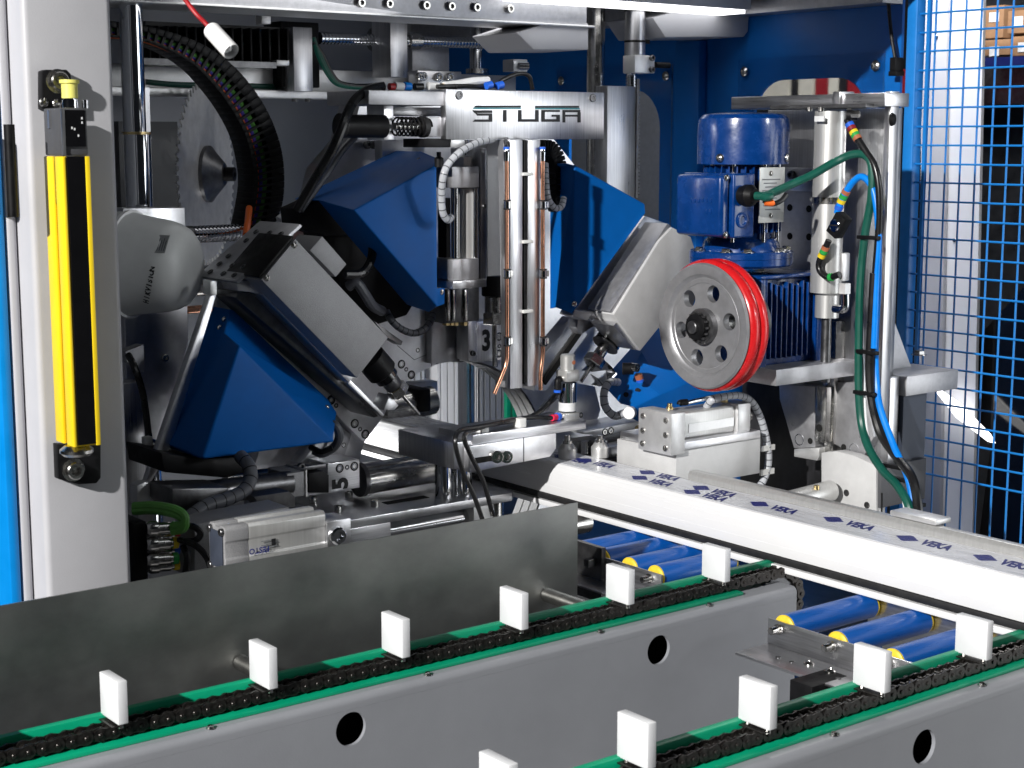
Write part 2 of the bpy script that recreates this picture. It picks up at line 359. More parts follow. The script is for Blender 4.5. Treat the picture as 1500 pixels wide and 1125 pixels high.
# things seen through the windows
bx = thing('storage_shelf', 'beige and red boxes on a shelf seen through the rounded window', 'shelf')
for i, (xa, xb, m) in enumerate(((1110, 1155, 'beige'), (1160, 1165, 'ink_black'), (1170, 1190, 'beige'), (1195, 1212, 'dark_red'), (1214, 1228, 'beige'), (1229, 1240, 'ink_black'), (1242, 1275, 'dark_red'))):
    mk('stored_box', boxX(xa, 100, xb, 150, 3.1, 0.2), m, bx)
mk('shelf_board', boxX(1090, 150, 1300, 156, 3.08, 0.3), 'beige', bx)
cl = mk('cladding_sheet', boxX(700, 60, 990, 470, 2.75, 0.02), 'alu_dull', label='streaky galvanised metal sheet behind the tall rounded window', cat='metal sheet', smooth=False)
# ---- blue post and mesh fence, same plane
XF = 2.055
pst = mk('fence_post', boxX(1314, -60, 1329, 900, XF, 0.022), 'mesh_blue', label='square blue steel post at the edge of the wire mesh fence', cat='post', bev=0.003)
fe = thing('mesh_fence', 'blue welded wire mesh fence panel beside the blue post', 'fence')
mk('frame_bar', boxX(1343, -60, 1347, 900, XF + 0.004, 0.006), 'mesh_blue', fe)
pit = 0.0295; y0 = PX(1343, 100, XF).y; z0 = PX(1345, 20, XF).z
bmh = None
for k in range(1, 11):
    yy = y0 - k * 0.0262 * 1.06 + 0.004
    mk('wire', cyl(BM(), (XF + 0.012, yy, 0.75), (XF + 0.012, yy, 1.75), 0.0017, 6), 'mesh_blue', fe)
for k in range(-4, 26):
    zz = z0 - k * 0.0288
    mk('wire', cyl(BM(), (XF + 0.0085, y0 + 0.004, zz), (XF + 0.0085, y0 - 0.42, zz), 0.0017, 6), 'mesh_blue', fe)
# ---- hall behind the fence
wp = thing('cabinet', 'white painted cabinet side standing behind the blue mesh fence', 'cabinet')
mk('side', polyX([(1351, -60), (1442, -60), (1424, 800), (1345, 800)], 2.60, 0.008), 'paint_white', wp)
mk('edge_fold', polyX([(1351, -60), (1389, -60), (1376, 800), (1345, 800)], 2.588, 0.0115), 'paint_light', wp, bev=0.003)
screw(PAN, PX(1372, 54, 2.588), (-1, 0, 0), 0.004, wp); screw(PAN, PX(1398, 352, 2.60), (-1, 0, 0), 0.004, wp)
rk = thing('pallet_rack', 'dark pallet rack with a blue beam behind the mesh fence', 'rack')
mk('back_board', polyX([(1400, -80), (1600, -80), (1600, 850), (1400, 850)], 3.6, 0.1), 'dark_panel', rk)
mk('beam', boxX(1400, 82, 1600, 95, 3.3, 0.06), 'navy', rk)
mk('lower_panel', boxX(1400, 97, 1600, 152, 3.45, 0.05), 'dark_steel', rk)
for i, (xa, ya, xb, yb, lx) in enumerate(((1441, 8, 1470, 56, 0), (1476, 14, 1530, 48, 0), (1441, 58, 1480, 81, 1), (1483, 52, 1540, 81, 1))):
    c = thing('carton', ['open brown carton on the rack beside the cabinet', 'tall brown carton on the rack with a dark gap', 'low carton with white printed label on the blue beam', 'wide carton with pale label at the rack end'][i], 'carton', 'cartons on the rack')
    mk('box_body', boxX(xa, ya, xb, yb, 3.31, 0.2), 'carton', c, bev=0.002)
    mk('label', boxX(xa + 8, ya + 10, xa + 22, ya + 24, 3.307, 0.002), 'label_white', c)
mk('door_cable', tube(BM(), [PX(1298, -40, XW - .02), PX(1301, 0, XW - .02), PX(1305, 45, XW - .02), PX(1311, 84, XW - .02)], 0.003, 8), 'cable_black', label='thin black cable hanging down the blue wall beside the post', cat='cable')
ds = thing('door_switch', 'small black switch at the lower end of the thin cable on the blue wall', 'switch')
mk('switch_body', boxX(1303, 84, 1312, 104, XW - .03, .02), 'black_plastic', ds, bev=0.001)
mk('switch_foot', boxX(1301, 104, 1313, 111, XW - .03, .02), 'black_plastic', ds, bev=0.001)
gl = thing('hinged_cover', 'dark glossy hinged cover with a white strip made to glow behind the mesh fence', 'cover')
mk('shell', polyX([(1370, 562), (1500, 420), (1560, 420), (1560, 820), (1430, 820), (1452, 648)], 2.63, 0.02), 'black_gloss', gl)
mk('glow_strip', polyX([(1367, 570), (1372, 569), (1405, 592), (1448, 636), (1456, 650), (1446, 647), (1400, 612)], 2.565, 0.008), 'white_glow', gl, bev=0.002)  # glow added to the material so this strip stays white in the shade
# ================================================================ LEFT COLUMN
YC = 1.50
col = thing('machine_column', 'light grey painted machine column carrying the yellow light curtain', 'column')
xa = PY(54, 500, YC).x; xb = PY(181, 500, YC).x
mk('post_body', box(BM(), (xa, YC, 0.3), (xb, YC + 0.14, 2.1)), 'paint_light', col, bev=0.006, seg=4)
mk('left_flange', box(BM(), (xa - 0.012, YC + 0.035, 0.3), (xa - 0.001, YC + 0.10, 2.1)), 'paint_light', col, bev=0.004, seg=3)
mk('edge_seal', box(BM(), (xb + 0.001, YC + 0.02, 0.3), (xb + 0.006, YC + 0.03, 2.1)), 'dark_steel', col)
dr = thing('blue_door', 'bright blue sheet metal door edge beside the grey column', 'door')
xd = xa - 0.013
mk('door_panel', box(BM(), (xd - 0.012, PX(33, 860, xd).y + 0.0, 0.3), (xd, 2.4, 2.1)), 'paint_blue_bright', dr, bev=0.004)
hg = mk('hinge', box(BM(), (xd - 0.024, max(1.515, PX(12, 250, xd - .024).y), PX(10, 309, xd - .03).z), (xd - 0.0125, 1.85, PX(10, 190, xd - .03).z)), 'paint_grey', dr, bev=0.004)
mk('hinge_pin', cyl(BM(), (xd - 0.018, PX(14, 250, xd - .024).y + .012, PX(10, 318, xd - .024).z), (xd - 0.018, PX(14, 250, xd - .024).y + .012, PX(10, 182, xd - .024).z), 0.005), 'black_plastic', hg)
# light curtain
lc = thing('light_curtain', 'yellow and black safety light curtain bolted to the grey column', 'sensor')
YL = 1.44
zt = PY(118, 229, YL).z; zm = PY(118, 655, YL).z; zc = PY(118, 158, YL).z
X0 = PY(105, 440, YL).x; X1 = PY(139, 440, YL).x; DL = 0.045
def lcb(xa_, xb_, ya_, yb2, za_, zb2): return box(BM(), (xa_, YL + ya_, za_), (xb_, YL + yb2, zb2))
mk('housing', lcb(X0, X1, 0.002, DL, zm, zt), 'yellow', lc, bev=0.001)
mk('front_rib', lcb(X0 - 0.0035, X0 - 0.0001, 0.0, 0.018, zm, zt), 'yellow', lc, bev=0.0012)
mk('rear_rib', lcb(X0 - 0.0035, X0 - 0.0001, 0.025, DL, zm, zt), 'yellow', lc, bev=0.0012)
mk('groove_strip', lcb(X0 - 0.0012, X0 - 0.0002, 0.0185, 0.0245, zm + 0.23, zt), 'steel', lc)
mk('optic_window', lcb(X0 + 0.001, X1 - 0.0048, -0.0008, 0.0018, zm + 0.002, zt), 'black_gloss', lc)
mk('right_lip', lcb(X1 - 0.0045, X1, -0.0015, 0.0018, zm, zt), 'yellow', lc, bev=0.0006)
ec = mk('end_cap', lcb(X0 - 0.002, X1, 0.001, DL, zt + 0.0005, zc), 'cast_dark', lc, bev=0.002)
mk('cap_ridge', lcb(X0 - 0.003, X0, -0.0015, 0.0008, zt + 0.001, zc - 0.001), 'alu_z', ec)
mk('cap_stripe', lcb(X0 - 0.0032, X0 - 0.0022, 0.028, 0.032, zt + 0.026, zc - 0.002), 'alu_z', ec)
mk('status_window', lcb(X0 + 0.0008, X1 - 0.003, -0.0012, 0.0008, zt + 0.009, zc - 0.002), 'black_gloss', ec)
for u, zz in ((0.006, 0.025), (0.0085, 0.024), (0.012, 0.018), (0.016, 0.034), (0.016, 0.030)):
    mk('indicator_mark', lcb(X0 + u, X0 + u + 0.0013, -0.0016, -0.0013, zt + zz, zt + zz + 0.0022), 'label_white', ec)
pl = PY(103, 158, YL + 0.022); pc = Vector((pl.x, YL + 0.022, zc))
cn = mk('connector', lathe(BM(), pc, (0, 0, 1), [(-0.001, 0.0075), (0.008, 0.0075), (0.008, 0.006), (0.009, 0.006)]), 'chrome', lc)
mk('plug', lathe(BM(), pc + Vector((0, 0, 0.0092)), (0, 0, 1), [(0, 0.0075), (0.013, 0.0075), (0.014, 0.0092), (0.017, 0.0092), (0.0172, 0.007), (0.012, 0.0065), (0.012, 0.001)]), 'plug_yellow', cn)
mk('connector_lug', cyl(BM(), pc + Vector((0.016, 0.003, 0)), pc + Vector((0.016, 0.003, 0.008)), 0.003), 'chrome', lc)
YBk = YC - 0.006
for nm, pxs, bolt, r in (('upper_bracket', [(62, 104), (68, 102), (98, 102), (104, 108), (108, 160), (62, 160)], (84, 119), 0.0105), ('lower_bracket', [(84, 651), (148, 651), (148, 700), (142, 708), (116, 710), (86, 702)], (107, 688), 0.0105)):
    bk = mk(nm, polyY(pxs, YBk - 0.006, 0.0118), 'black_plastic', lc, bev=0.001)
    p = PY(bolt[0], bolt[1], YBk - 0.006); screw(SOCK, p, (0, -1, 0), r * 0.85, bk, 'bolt')
    mk('washer', cyl(BM(), p, p + Vector((0, -0.0015, 0)), r * 1.1), 'steel', bk)
    zz = pxs[-2][1] if nm[0] == 'u' else 651
for q in ((64, 150), (83, 152)): screw(PAN, PY(q[0], q[1], YBk - 0.006), (0, -1, 0), 0.0045, lc)
foot = PY(122, 660, YL); mk('foot_ring', lathe(BM(), Vector((foot.x, YL + 0.016, foot.z - 0.007)), (0, 0, 1), [(0, 0.013), (0.003, 0.016), (0.006, 0.016), (0.010, 0.011)]), 'steel', lc)
# ================================================================ GUARD SHEET
YG = 1.40
gs = thing('guard_sheet', 'dark smudged stainless steel guard sheet standing behind the chain conveyor', 'guard sheet')
xr = PY(846, 800, YG).x; zt_ = PY(400, 816, YG).z; zb_ = PY(845, 895, YG).z - 0.03
mk('sheet', box(BM(), (0.2, YG, zb_), (xr, YG + 0.002, zt_)), 'guard_sheet', gs)
mk('bottom_flange', box(BM(), (0.2, YG - 0.03, zb_ - 0.002), (xr, YG + 0.002, zb_ - 0.0001)), 'guard_sheet', gs)
for px_ in ((352, 972), (800, 880)):
    p = PY(px_[0], px_[1], YG); p.z = 0.929
    sb = mk('cross_shaft', cyl(BM(), (p.x, YG - 0.001, p.z), (p.x, 1.281, p.z), 0.0085, 24), 'steel', label='round steel cross shaft between the conveyor beams near the %s of the guard sheet' % ('middle' if px_[0] < 500 else 'right end'), cat='shaft')
# ================================================================ CHAIN CONVEYORS
def link_mesh(name, w, t, off, hgt):
    """two figure-eight side plates, pins and rollers of one link, along X"""
    bm = BM(); P = 0.0127
    for s in (-1, 1):
        y = s * off; pts = []
        for k in range(9): a = math.radians(90 + 180 * k / 8); pts.append((-P / 2 + hgt * math.cos(a), hgt * math.sin(a)))
        pts.append((0, -hgt * 0.78))
        for k in range(9): a = math.radians(-90 + 180 * k / 8); pts.append((P / 2 + hgt * math.cos(a), hgt * math.sin(a)))
        pts.append((0, hgt * 0.78))
        prism(bm, [Vector((a, y - t / 2, b)) for a, b in pts], (0, t, 0))
    for sx in (-1, 1): lathe(bm, (sx * P / 2, -w, 0), (0, 1, 0), [(0, 0.0016), (0.0006, 0.0021), (2 * w - 0.0006, 0.0021), (2 * w, 0.0016)], 10)
    return share(name, bm, 'chain_black')
OUT = link_mesh('outer_link', 0.0094, 0.0015, 0.0074, 0.0062)
INN = link_mesh('inner_link', 0.0050, 0.0015, 0.0054, 0.0066)
bmr = BM()
for sx in (-1, 1): lathe(bmr, (sx * .00635, -.0042, 0), (0, 1, 0), [(0, .0042), (.0084, .0042)], 12)
ROL = share('chain_rollers', bmr, 'chain_black')
def conveyor(tag_, yc, xs, xe, hole_px, lab, blocks, first_pitch):
    yf = yc - 0.030; ZT = 0.933
    cv = thing('conveyor_beam', lab[0], 'conveyor beam', 'grey conveyor beams')
    hl = []
    for q in hole_px:
        p = PY(q[0], q[1], yf); hl.append(circ(p.x, p.z - 0.004, 0.0165, 32))
    mk('front_plate', plate_holes(BM(), [(xs, 0.60), (xe, 0.60), (xe, ZT - 0.0120), (xs, ZT - 0.0120)], hl, lambda a, b: Vector((a, yf, b)), (0, 0.004, 0)), 'paint_grey', cv)
    bm = BM(); pts = [Vector((xs, yf, ZT - 0.0119))]                                  # folded top with round nose
    R = 0.007
    for k in range(9): a = math.radians(180 - 90 * k / 8); pts.append(Vector((xs, yf + R + R * math.cos(a), ZT - R + R * math.sin(a))))
    pts += [Vector((xs, yc + 0.028, ZT)), Vector((xs, yc + 0.028, 0.60)), Vector((xs, yc + 0.024, 0.60)), Vector((xs, yc + 0.024, ZT - 0.004)), Vector((xs, yf + 0.004, ZT - 0.004)), Vector((xs, yf + 0.004, ZT - 0.0119))]
    mk('folded_top', prism(bm, pts, (xe - xs, 0, 0)), 'paint_grey', cv)
    mk('hole_shade', box(BM(), (xs, yc + 0.006, 0.61), (xe - 0.004, yc + 0.010, 0.92)), 'hole_black', cv)  # black sheet added so the beam looks dark inside its holes
    gl_ = xe - (0.075 if tag_ == 1 else -0.2)
    mk('front_guide_strip', box(BM(), (xs, yc - 0.0165, ZT + 0.0002), (gl_, yc + 0.012, ZT + 0.004)), 'uhmw_green', cv, bev=0.0008)
    mk('rear_guide_strip', box(BM(), (xs, yc + 0.0135, ZT + 0.0002), (xe + 0.06, yc + 0.022, ZT + 0.022)), 'uhmw_green', cv, bev=0.0015)
    k = 0
    for xx in ([0.625, 0.86, 1.083, 1.245] if tag_ == 1 else [0.85, 1.05, 1.262]):
        screw(HEX, (xx, yc - 0.0225, ZT + 0.0005), (0, 0, 1), 0.0030, cv)
    ch = thing('drive_chain', lab[1], 'chain', 'black roller chains on the conveyor beams')
    zc_ = ZT + 0.0042 + 0.0078; P = 0.0127
    n = int((xe + 0.012 - xs) / P); x = xs
    path = [(xs + i * P, zc_) for i in range(n)]
    # round the end sprocket
    R = 0.034; xc = path[-1][0]; a = 0
    while a < 2.0:
        a += P / R; path.append((xc + R * math.sin(a), zc_ - R + R * math.cos(a)))
    for i in range(len(path) - 1):
        (xa_, za), (xb_, zb2) = path[i], path[i + 1]
        if xb_ > 1.6: break
        me = OUT if i % 2 == 0 else INN
        o_ = bpy.data.objects.new('outer_link' if i % 2 == 0 else 'inner_link', me); COL.objects.link(o_)
        o_.location = ((xa_ + xb_) / 2, yc, (za + zb2) / 2); o_.rotation_euler = (0, -math.atan2(zb2 - za, xb_ - xa_) , 0)
        WL[o_.name] = Vector(o_.location); o_.parent = ch
        if i % 2:
            r_ = bpy.data.objects.new('link_rollers', ROL); COL.objects.link(r_); r_.location = o_.location; r_.rotation_euler = o_.rotation_euler; WL[r_.name] = Vector(o_.location); r_.parent = o_
    for bxx in blocks:
        b_ = mk('pusher_block', box(BM(), (bxx, yc - 0.0185, zc_ + 0.0090), (bxx + 0.0095, yc + 0.0185, zc_ + 0.0475)), 'pom_white', ch, bev=0.0009)
        for yy in (-0.012, 0.011):
            mk('mounting_screw', cyl(BM(), (bxx + 0.005, yc + yy, zc_ + 0.004), (bxx + 0.005, yc + yy, zc_ + 0.0089), 0.0026, 10), 'steel', b_)
        mk('attachment_plate', box(BM(), (bxx - 0.004, yc - 0.014, zc_ + 0.0055), (bxx + 0.013, yc + 0.014, zc_ + 0.0068)), 'chain_black', b_)
    sp = thing('sprocket', lab[2], 'sprocket')
    pts = []
    for k in range(34):
        a = 2 * math.pi * k / 34; rr = R - (0.006 if k % 2 else 0.0005); pts.append(Vector((xc + rr * math.sin(a), yc - 0.003, zc_ - R + rr * math.cos(a))))
    mk('toothed_disc', prism(BM(), pts, (0, 0.006, 0)), 'dark_steel', sp)
    mk('hub', cyl(BM(), (xc, yc - 0.014, zc_ - R), (xc, yc + 0.014, zc_ - R), 0.013), 'steel', sp)
BX = [0.5405 + 0.1464 * k for k in range(-1, 7)]
xe1 = PY(1167, 875, 1.234).x
conveyor(1, 1.264, 0.30, xe1, [(965, 947), (514, 1062)], ('grey painted conveyor beam with two round holes in front of the guard sheet', 'black roller chain with white pusher blocks in front of the guard sheet', 'dark toothed sprocket turning the chain under the white profile'), [b for b in BX if b < 1.30], 0)
conveyor(2, 0.913, 0.55, 1.62, [(1354, 1088)], ('grey painted conveyor beam with one round hole beside the roller bracket with three rollers', 'black roller chain with white pusher blocks beside the three blue rollers', 'dark toothed sprocket at the far end of the front chain'), [0.6915, 0.8394 - 0.008, 0.9796 - 0.008, 1.1298 - 0.008, 1.2812 - 0.008], 0)
# ================================================================ ROLLERS AND BRACKETS
def roller(y, z, xs, xe, lab, r=0.0145):
    t = thing('conveyor_roller', lab, 'roller', 'blue conveyor rollers')
    mk('tube', lathe(BM(), (xs, y, z), (1, 0, 0), [(0.0045, r * 0.9), (0.005, r), (xe - xs - 0.005, r), (xe - xs - 0.0045, r * 0.9)], 32), 'roller_blue', t)
    for x, d in ((xs, 1), (xe, -1)):
        mk('end_cap', lathe(BM(), (x, y, z), (d, 0, 0), [(0, r * 0.55), (0.0004, r * 0.8), (0.0022, r * 0.97), (0.0044, r * 0.97)], 28), 'cap_yellow', t)
    ax = mk('axle', lathe(BM(), (xs - 0.020, y, z), (1, 0, 0), [(0, 0.0035), (0.001, 0.0043), (0.0199, 0.0043)], 16), 'steel', t)
    mk('axle_collar', lathe(BM(), (xs - 0.0085, y, z), (1, 0, 0), [(0, 0.006), (0.002, 0.006)], 16), 'steel', ax)
def angle(name_lab, x, ya, yb, ztop, zfoot, ny, fwd=0.05):
    t = thing('roller_bracket', name_lab, 'bracket', 'aluminium roller brackets')
    mk('upright_leg', box(BM(), (x, ya, zfoot), (x + 0.003, yb, ztop)), 'alu_y', t, bev=0.0006)
    mk('foot_leg', box(BM(), (x - fwd, ya, zfoot - 0.003), (x + 0.003, yb, zfoot - 0.0001)), 'alu_y', t, bev=0.0006)
    return t
# right hand group of three
ZR = 0.9285
qr = [PZ(x, y, 0.9355) for x, y in ((1147, 911), (1223, 936), (1299, 963))]; ys_r = [q.y for q in qr]; XRR = qr[0].x
t = angle('long aluminium angle bracket holding three blue rollers under the white profile', XRR - 0.0045, 0.93, ys_r[0] + 0.018, 0.9365, 0.908, 3)
for k, (yy, f) in enumerate(((1.115, PAN), (1.085, PAN))): pass
for q in ((1185, 973), (1216, 984)): screw(PAN, PZ(q[0], q[1], 0.908), (0, 0, 1), 0.0058, t)
for q in ((1140, 963), (1160, 970), (1228, 994), (1249, 1001)):
    mk('drilled_hole', cyl(BM(), PZ(q[0], q[1], 0.908), PZ(q[0], q[1], 0.908) + Vector((0, 0, 0.0006)), 0.003, 12), 'dark_steel', t)
for yy, w in zip(ys_r, ('beside the end of the grey beam', 'in the middle of the group of three', 'beside the white pusher block of the front chain')):
    roller(yy, ZR, XRR, 1.405, 'blue plastic conveyor roller with yellow caps ' + w)
fb = mk('far_bracket', box(BM(), (1.408, 0.90, 0.895), (1.411, 1.15, 0.9405)), 'alu_y', label='aluminium strip at the far ends of the three blue rollers', cat='bracket')
sb = thing('support_block', 'black support block bolted under the long roller bracket', 'block')
mk('block_body', box(BM(), (1.185, 1.035, 0.885), (1.24, 1.065, 0.908)), 'black_plastic', sb, bev=0.001)
mk('lower_arm', box(BM(), (1.195, 0.99, 0.88), (1.24, 1.03, 0.9)), 'dark_steel', sb, bev=0.001)
# left hand group
cap = [(958, 840), (920, 819), (880, 804), (845, 788)]
lw = ['nearest the white pusher block behind the chain', 'second from the pusher block behind the chain', 'third from the pusher block behind the chain', 'half hidden behind the edge of the guard sheet']
XR = 1.288; ZL = 0.9285
for q, w in zip(cap, lw):
    p = PX(q[0], q[1], XR); roller(p.y, ZL, XR, 1.42, 'blue plastic conveyor roller with yellow caps ' + w, 0.0150)
t2 = angle('short aluminium angle bracket holding the rollers beside the guard sheet', XR - 0.006, 1.36, 1.53, 0.9365, 0.908, 2, 0.04)
screw(PAN, PZ(886, 850, 0.908), (0, 0, 1), 0.0052, t2)
bl = thing('bearing_plate', 'dark steel plate with a square pin beside the guard sheet edge', 'plate')
mk('plate', box(BM(), (XR - 0.013, 1.46, 0.88), (XR - 0.0065, 1.56, 0.95)), 'dark_steel', bl)
mk('square_pin', box(BM(), (XR - 0.026, 1.47, 0.925), (XR - 0.0131, 1.48, 0.935)), 'dark_steel', bl, bev=0.001)
sh = mk('feed_shaft', cyl(BM(), (1.15, 1.66, 0.925), (1.42, 1.66, 0.925), 0.016, 28), 'steel', label='thick bright steel shaft behind the rollers beside the guard sheet', cat='shaft')
u = mk('under_plate', box(BM(), (1.10, 1.30, 0.86), (1.46, 1.75, 0.865)), 'dark_steel', label='dark steel tray below the rollers beside the guard sheet', cat='tray')
# ================================================================ WINDOW PROFILE
XP = 1.385; ZP = 1.0073
pr = thing('window_profile', 'long white plastic window profile with printed protective film on top', 'window profile')
sec = [(0, 0.9625), (0, 0.999), (0.0012, 1.0015), (0.0012, 1.004), (0.0035, ZP), (0.074, ZP), (0.074, 0.948), (0.06, 0.9435), (0.004, 0.9435), (0.004, 0.9530), (0.008, 0.9535), (0.008, 0.9620)]
YA, YB = 0.45, 2.60
mk('profile_body', prism(BM(), [Vector((XP + a, YA, b)) for a, b in sec], (0, YB - YA, 0)), 'upvc', pr, bev=0.0006)
mk('lower_lip', box(BM(), (XP - 0.0015, YA, 0.9437), (XP + 0.0038, YB, 0.9515)), 'upvc', pr, bev=0.001)
mk('gasket', box(BM(), (XP - 0.0025, YA, 0.9537), (XP + 0.0078, YB, 0.9618)), 'rubber', pr, bev=0.0015)
for zz in (0.997, 0.993, 0.985, 0.974):
    mk('fine_groove', box(BM(), (XP - 0.0002, YA, zz), (XP + 0.0002, YB, zz + 0.0006)), 'upvc', pr)
fm = mk('protective_film', box(BM(), (XP + 0.006, YA, ZP + 0.0002), (XP + 0.068, YB, ZP + 0.0006)), 'film', pr)
# second strip: raised rib at the rear of the top
mk('rear_rib', prism(BM(), [Vector((XP + a, YA, b)) for a, b in ((0.0745, 0.95), (0.0745, ZP + 0.006), (0.078, ZP + 0.011), (0.088, ZP + 0.011), (0.092, ZP + 0.006), (0.092, 0.95))], (0, 1.50 - YA, 0)), 'anodised', pr, bev=0.001)
def veka(px_, py_, s=1.0, faint=False):
    p = PZ(px_, py_, ZP + 0.0012); p.z = ZP + 0.0008
    xd = Vector((0, -1, 0)); yd = Vector((1, 0, 0))
    mm = 'ink_blue' if not faint else 'ink_grey'
    text('printed_word', 'VEKA', p + xd * 0.020 * s, xd + yd * 0.0, yd - xd * 0.25, 0.030 * s, mm, fm, 0.0, 0.0016, 0.52)
    bm = BM(); c = p - xd * 0.020 * s
    sk = xd * -0.25
    W_, H_ = 0.0135 * s, 0.0125 * s                          # flat diamond badge cut by two fine lines
    for v0, v1 in ((-1, -0.42), (-0.34, 0.34), (0.42, 1)):
        row = []
        for v in (v0, v1): row.append((v * H_, (1 - abs(v)) * W_ + 0.002 * s))
        pts = [c + (yd + sk) * row[0][0] - xd * row[0][1], c + (yd + sk) * row[0][0] + xd * row[0][1]]
        if v0 < 0 < v1: pts.append(c + xd * (W_ + 0.002 * s))
        pts += [c + (yd + sk) * row[1][0] + xd * row[1][1], c + (yd + sk) * row[1][0] - xd * row[1][1]]
        if v0 < 0 < v1: pts.append(c - xd * (W_ + 0.002 * s))
        prism(bm, pts, (0, 0, 0.0002))
    mk('printed_badge', bm, mm, fm, smooth=False)
for q in ((870, 677), (963, 695), (952, 703), (1043, 718), (1030, 724), (1130, 742), (1240, 765), (1350, 793), (1466, 822), (1560, 850), (835, 671)):
    veka(*q)
# ================================================================ CLAMP OVER THE PROFILE
YK = 1.68
ck = thing('profile_clamp', 'machined aluminium clamp arm reaching over the white profile', 'clamp')
c0 = PY(664, 652, YK)
mk('rear_block', box(BM(), (c0.x, YK, PY(664, 688, YK).z), (c0.x + 0.085, YK + 0.13, PY(664, 649, YK).z)), 'alu_z', ck, bev=0.0012)
mk('arm_bar', boxY(680, 640, 856, 636, YK - 0.004, 0.07, None) if False else box(BM(), (PY(690, 640, YK).x, YK - 0.003, PY(690, 652, YK).z), (PY(857, 630, YK).x, YK + 0.075, PY(690, 637, YK).z)), 'alu_x', ck, bev=0.0012)
fbk = mk('front_block', prism(BM(), [PY(x, y, YK - 0.012) for x, y in ((688, 654), (815, 634), (815, 657), (806, 669), (688, 693))], (0, 0.06, 0)), 'alu_plate', ck, bev=0.0012)
mk('block_joint', polyY([(767, 641), (768, 641), (768, 677), (767, 677)], YK - 0.0125, 0.002), 'dark_steel', fbk)
for q in ((727, 668), (741, 668)): screw(SOCK, PY(q[0], q[1], YK - 0.012), (-0.5, -1, 0), 0.0085, fbk, 'bolt')
mk('slot', polyY([(694, 671), (722, 667), (722, 675), (694, 680)], YK - 0.0126, 0.002), 'hole_black', fbk)
for q, r in (((650, 0), 0.0125), ((678, 0), 0.0125)):
    px_ = q[0]; yq = (PZ(510, 763, 0.957).y + PZ(757, 720, 0.957).y) / 2; p = PY(px_, 705, yq + (0.034 if px_ < 660 else 0.026)); mk('post', cyl(BM(), (p.x, p.y, 0.9572), (p.x, p.y, PY(664, 684, YK).z), r, 28), 'chrome', ck)
# clamp cylinder on the arm
cc = thing('clamp_cylinder', 'small round stainless pneumatic cylinder standing on the clamp arm', 'cylinder')
pc = PZ(831, 672, ZP); ax = Vector((pc.x, pc.y, 0)); dpc = (ax + Vector((0, 0, 1.02)) - CAM).dot(FW)
def zat(y, x=831):                                           # height on the cylinder axis seen at row y
    r = ray(x, y); k = (Vector((pc.x, pc.y, 0)) - Vector((0, 0, 0))).dot(FL) / r.dot(FL); return CAM.z + r.z * k
pxm = dpc / F_PX
def vcyl(y0_, y1_, w0, w1=None, bm=None, dx=0):
    return lathe(bm or BM(), (pc.x + dx, pc.y, zat(y1_)), (0, 0, 1), [(0, w0 * pxm), (zat(y0_) - zat(y1_), (w1 or w0) * pxm)], 28)
mk('barrel', vcyl(560, 602, 13), 'chrome', cc)
mk('upper_collar', box(BM(), (pc.x - 13 * pxm, pc.y - 13 * pxm, zat(558)), (pc.x + 13 * pxm, pc.y + 13 * pxm, zat(541))), 'anodised', cc, bev=0.003)
tc_ = mk('top_lug', lathe(BM(), (pc.x, pc.y, zat(541)), (0, 0, 1), [(0, 11 * pxm), (zat(521) - zat(541), 11 * pxm), (zat(519) - zat(541), 9.5 * pxm)], 24), 'anodised', cc)
pl = Vector((pc.x, pc.y, zat(530))); mk('cross_hole', cyl(BM(), pl + Vector((0.002, -11.2 * pxm, 0)), pl + Vector((0.002, -9 * pxm, 0)), 3.2 * pxm, 16), 'ring_brown', tc_)
mk('lower_collar', box(BM(), (pc.x - 13 * pxm, pc.y - 13 * pxm, zat(624)), (pc.x + 13 * pxm, pc.y + 13 * pxm, zat(603))), 'anodised', cc, bev=0.002)
mk('name_label', lathe(BM(), (pc.x, pc.y, zat(601)), (0, 0, 1), [(0, 13.2 * pxm), (0.012, 13.2 * pxm)], 28, False), 'label_white', cc)
for yy, m_ in ((553, 'blue_collar'), (607, 'red_collar')):
    p = Vector((pc.x, pc.y, zat(yy))); d = Vector((-1, -0.25, 0)).normalized()
    f_ = mk('air_fitting', lathe(BM(), p + d * 0.011, d, [(0, 0.0035), (0.004, 0.0045), (0.008, 0.0045), (0.012, 0.003)], 14), 'steel', cc)
    if yy < 580:
        mk('elbow', tube(BM(), [p + d * 0.018, p + d * 0.023 + Vector((0, 0, -0.002)), p + d * 0.024 + Vector((0, 0, -0.014))], 0.0048, 12), 'black_plastic', cc)
        mk('release_collar', cyl(BM(), p + d * 0.024 + Vector((0, 0, -0.0145)), p + d * 0.024 + Vector((0, 0, -0.018)), 0.0052, 14), 'blue_collar', cc)
    else:
        mk('release_collar', cyl(BM(), p + d * 0.020, p + d * 0.026, 0.0056, 16), 'blue_collar', cc); mk('marker_ring', cyl(BM(), p + d * 0.027, p + d * 0.037, 0.0045, 14), 'red_collar', cc)
pad = thing('clamp_pad', 'turned steel clamp foot pressing on the film under the clamp cylinder', 'clamp foot', 'turned steel clamp feet')
def foot(t, px_, py_, top):
    p = PZ(px_, py_, ZP + .0007)
    mk('foot_body', lathe(BM(), p, (0, 0, 1), [(0, 0.0125), (0.013, 0.0130), (0.0145, 0.0125), (0.021, 0.0075)], 28), 'anodised', t)
    mk('stem', lathe(BM(), p + Vector((0, 0, 0.021)), (0, 0, 1), [(0, 0.007), (0.004, 0.007), (0.004, 0.0045), (top, 0.0045)], 18), 'steel', t)
foot(pad, 831, 671, 0.012)
pad2 = thing('clamp_pad', 'turned steel clamp foot beside the row of small steel posts behind the profile', 'clamp foot', 'turned steel clamp feet')
foot(pad2, 879, 669, 0.01)
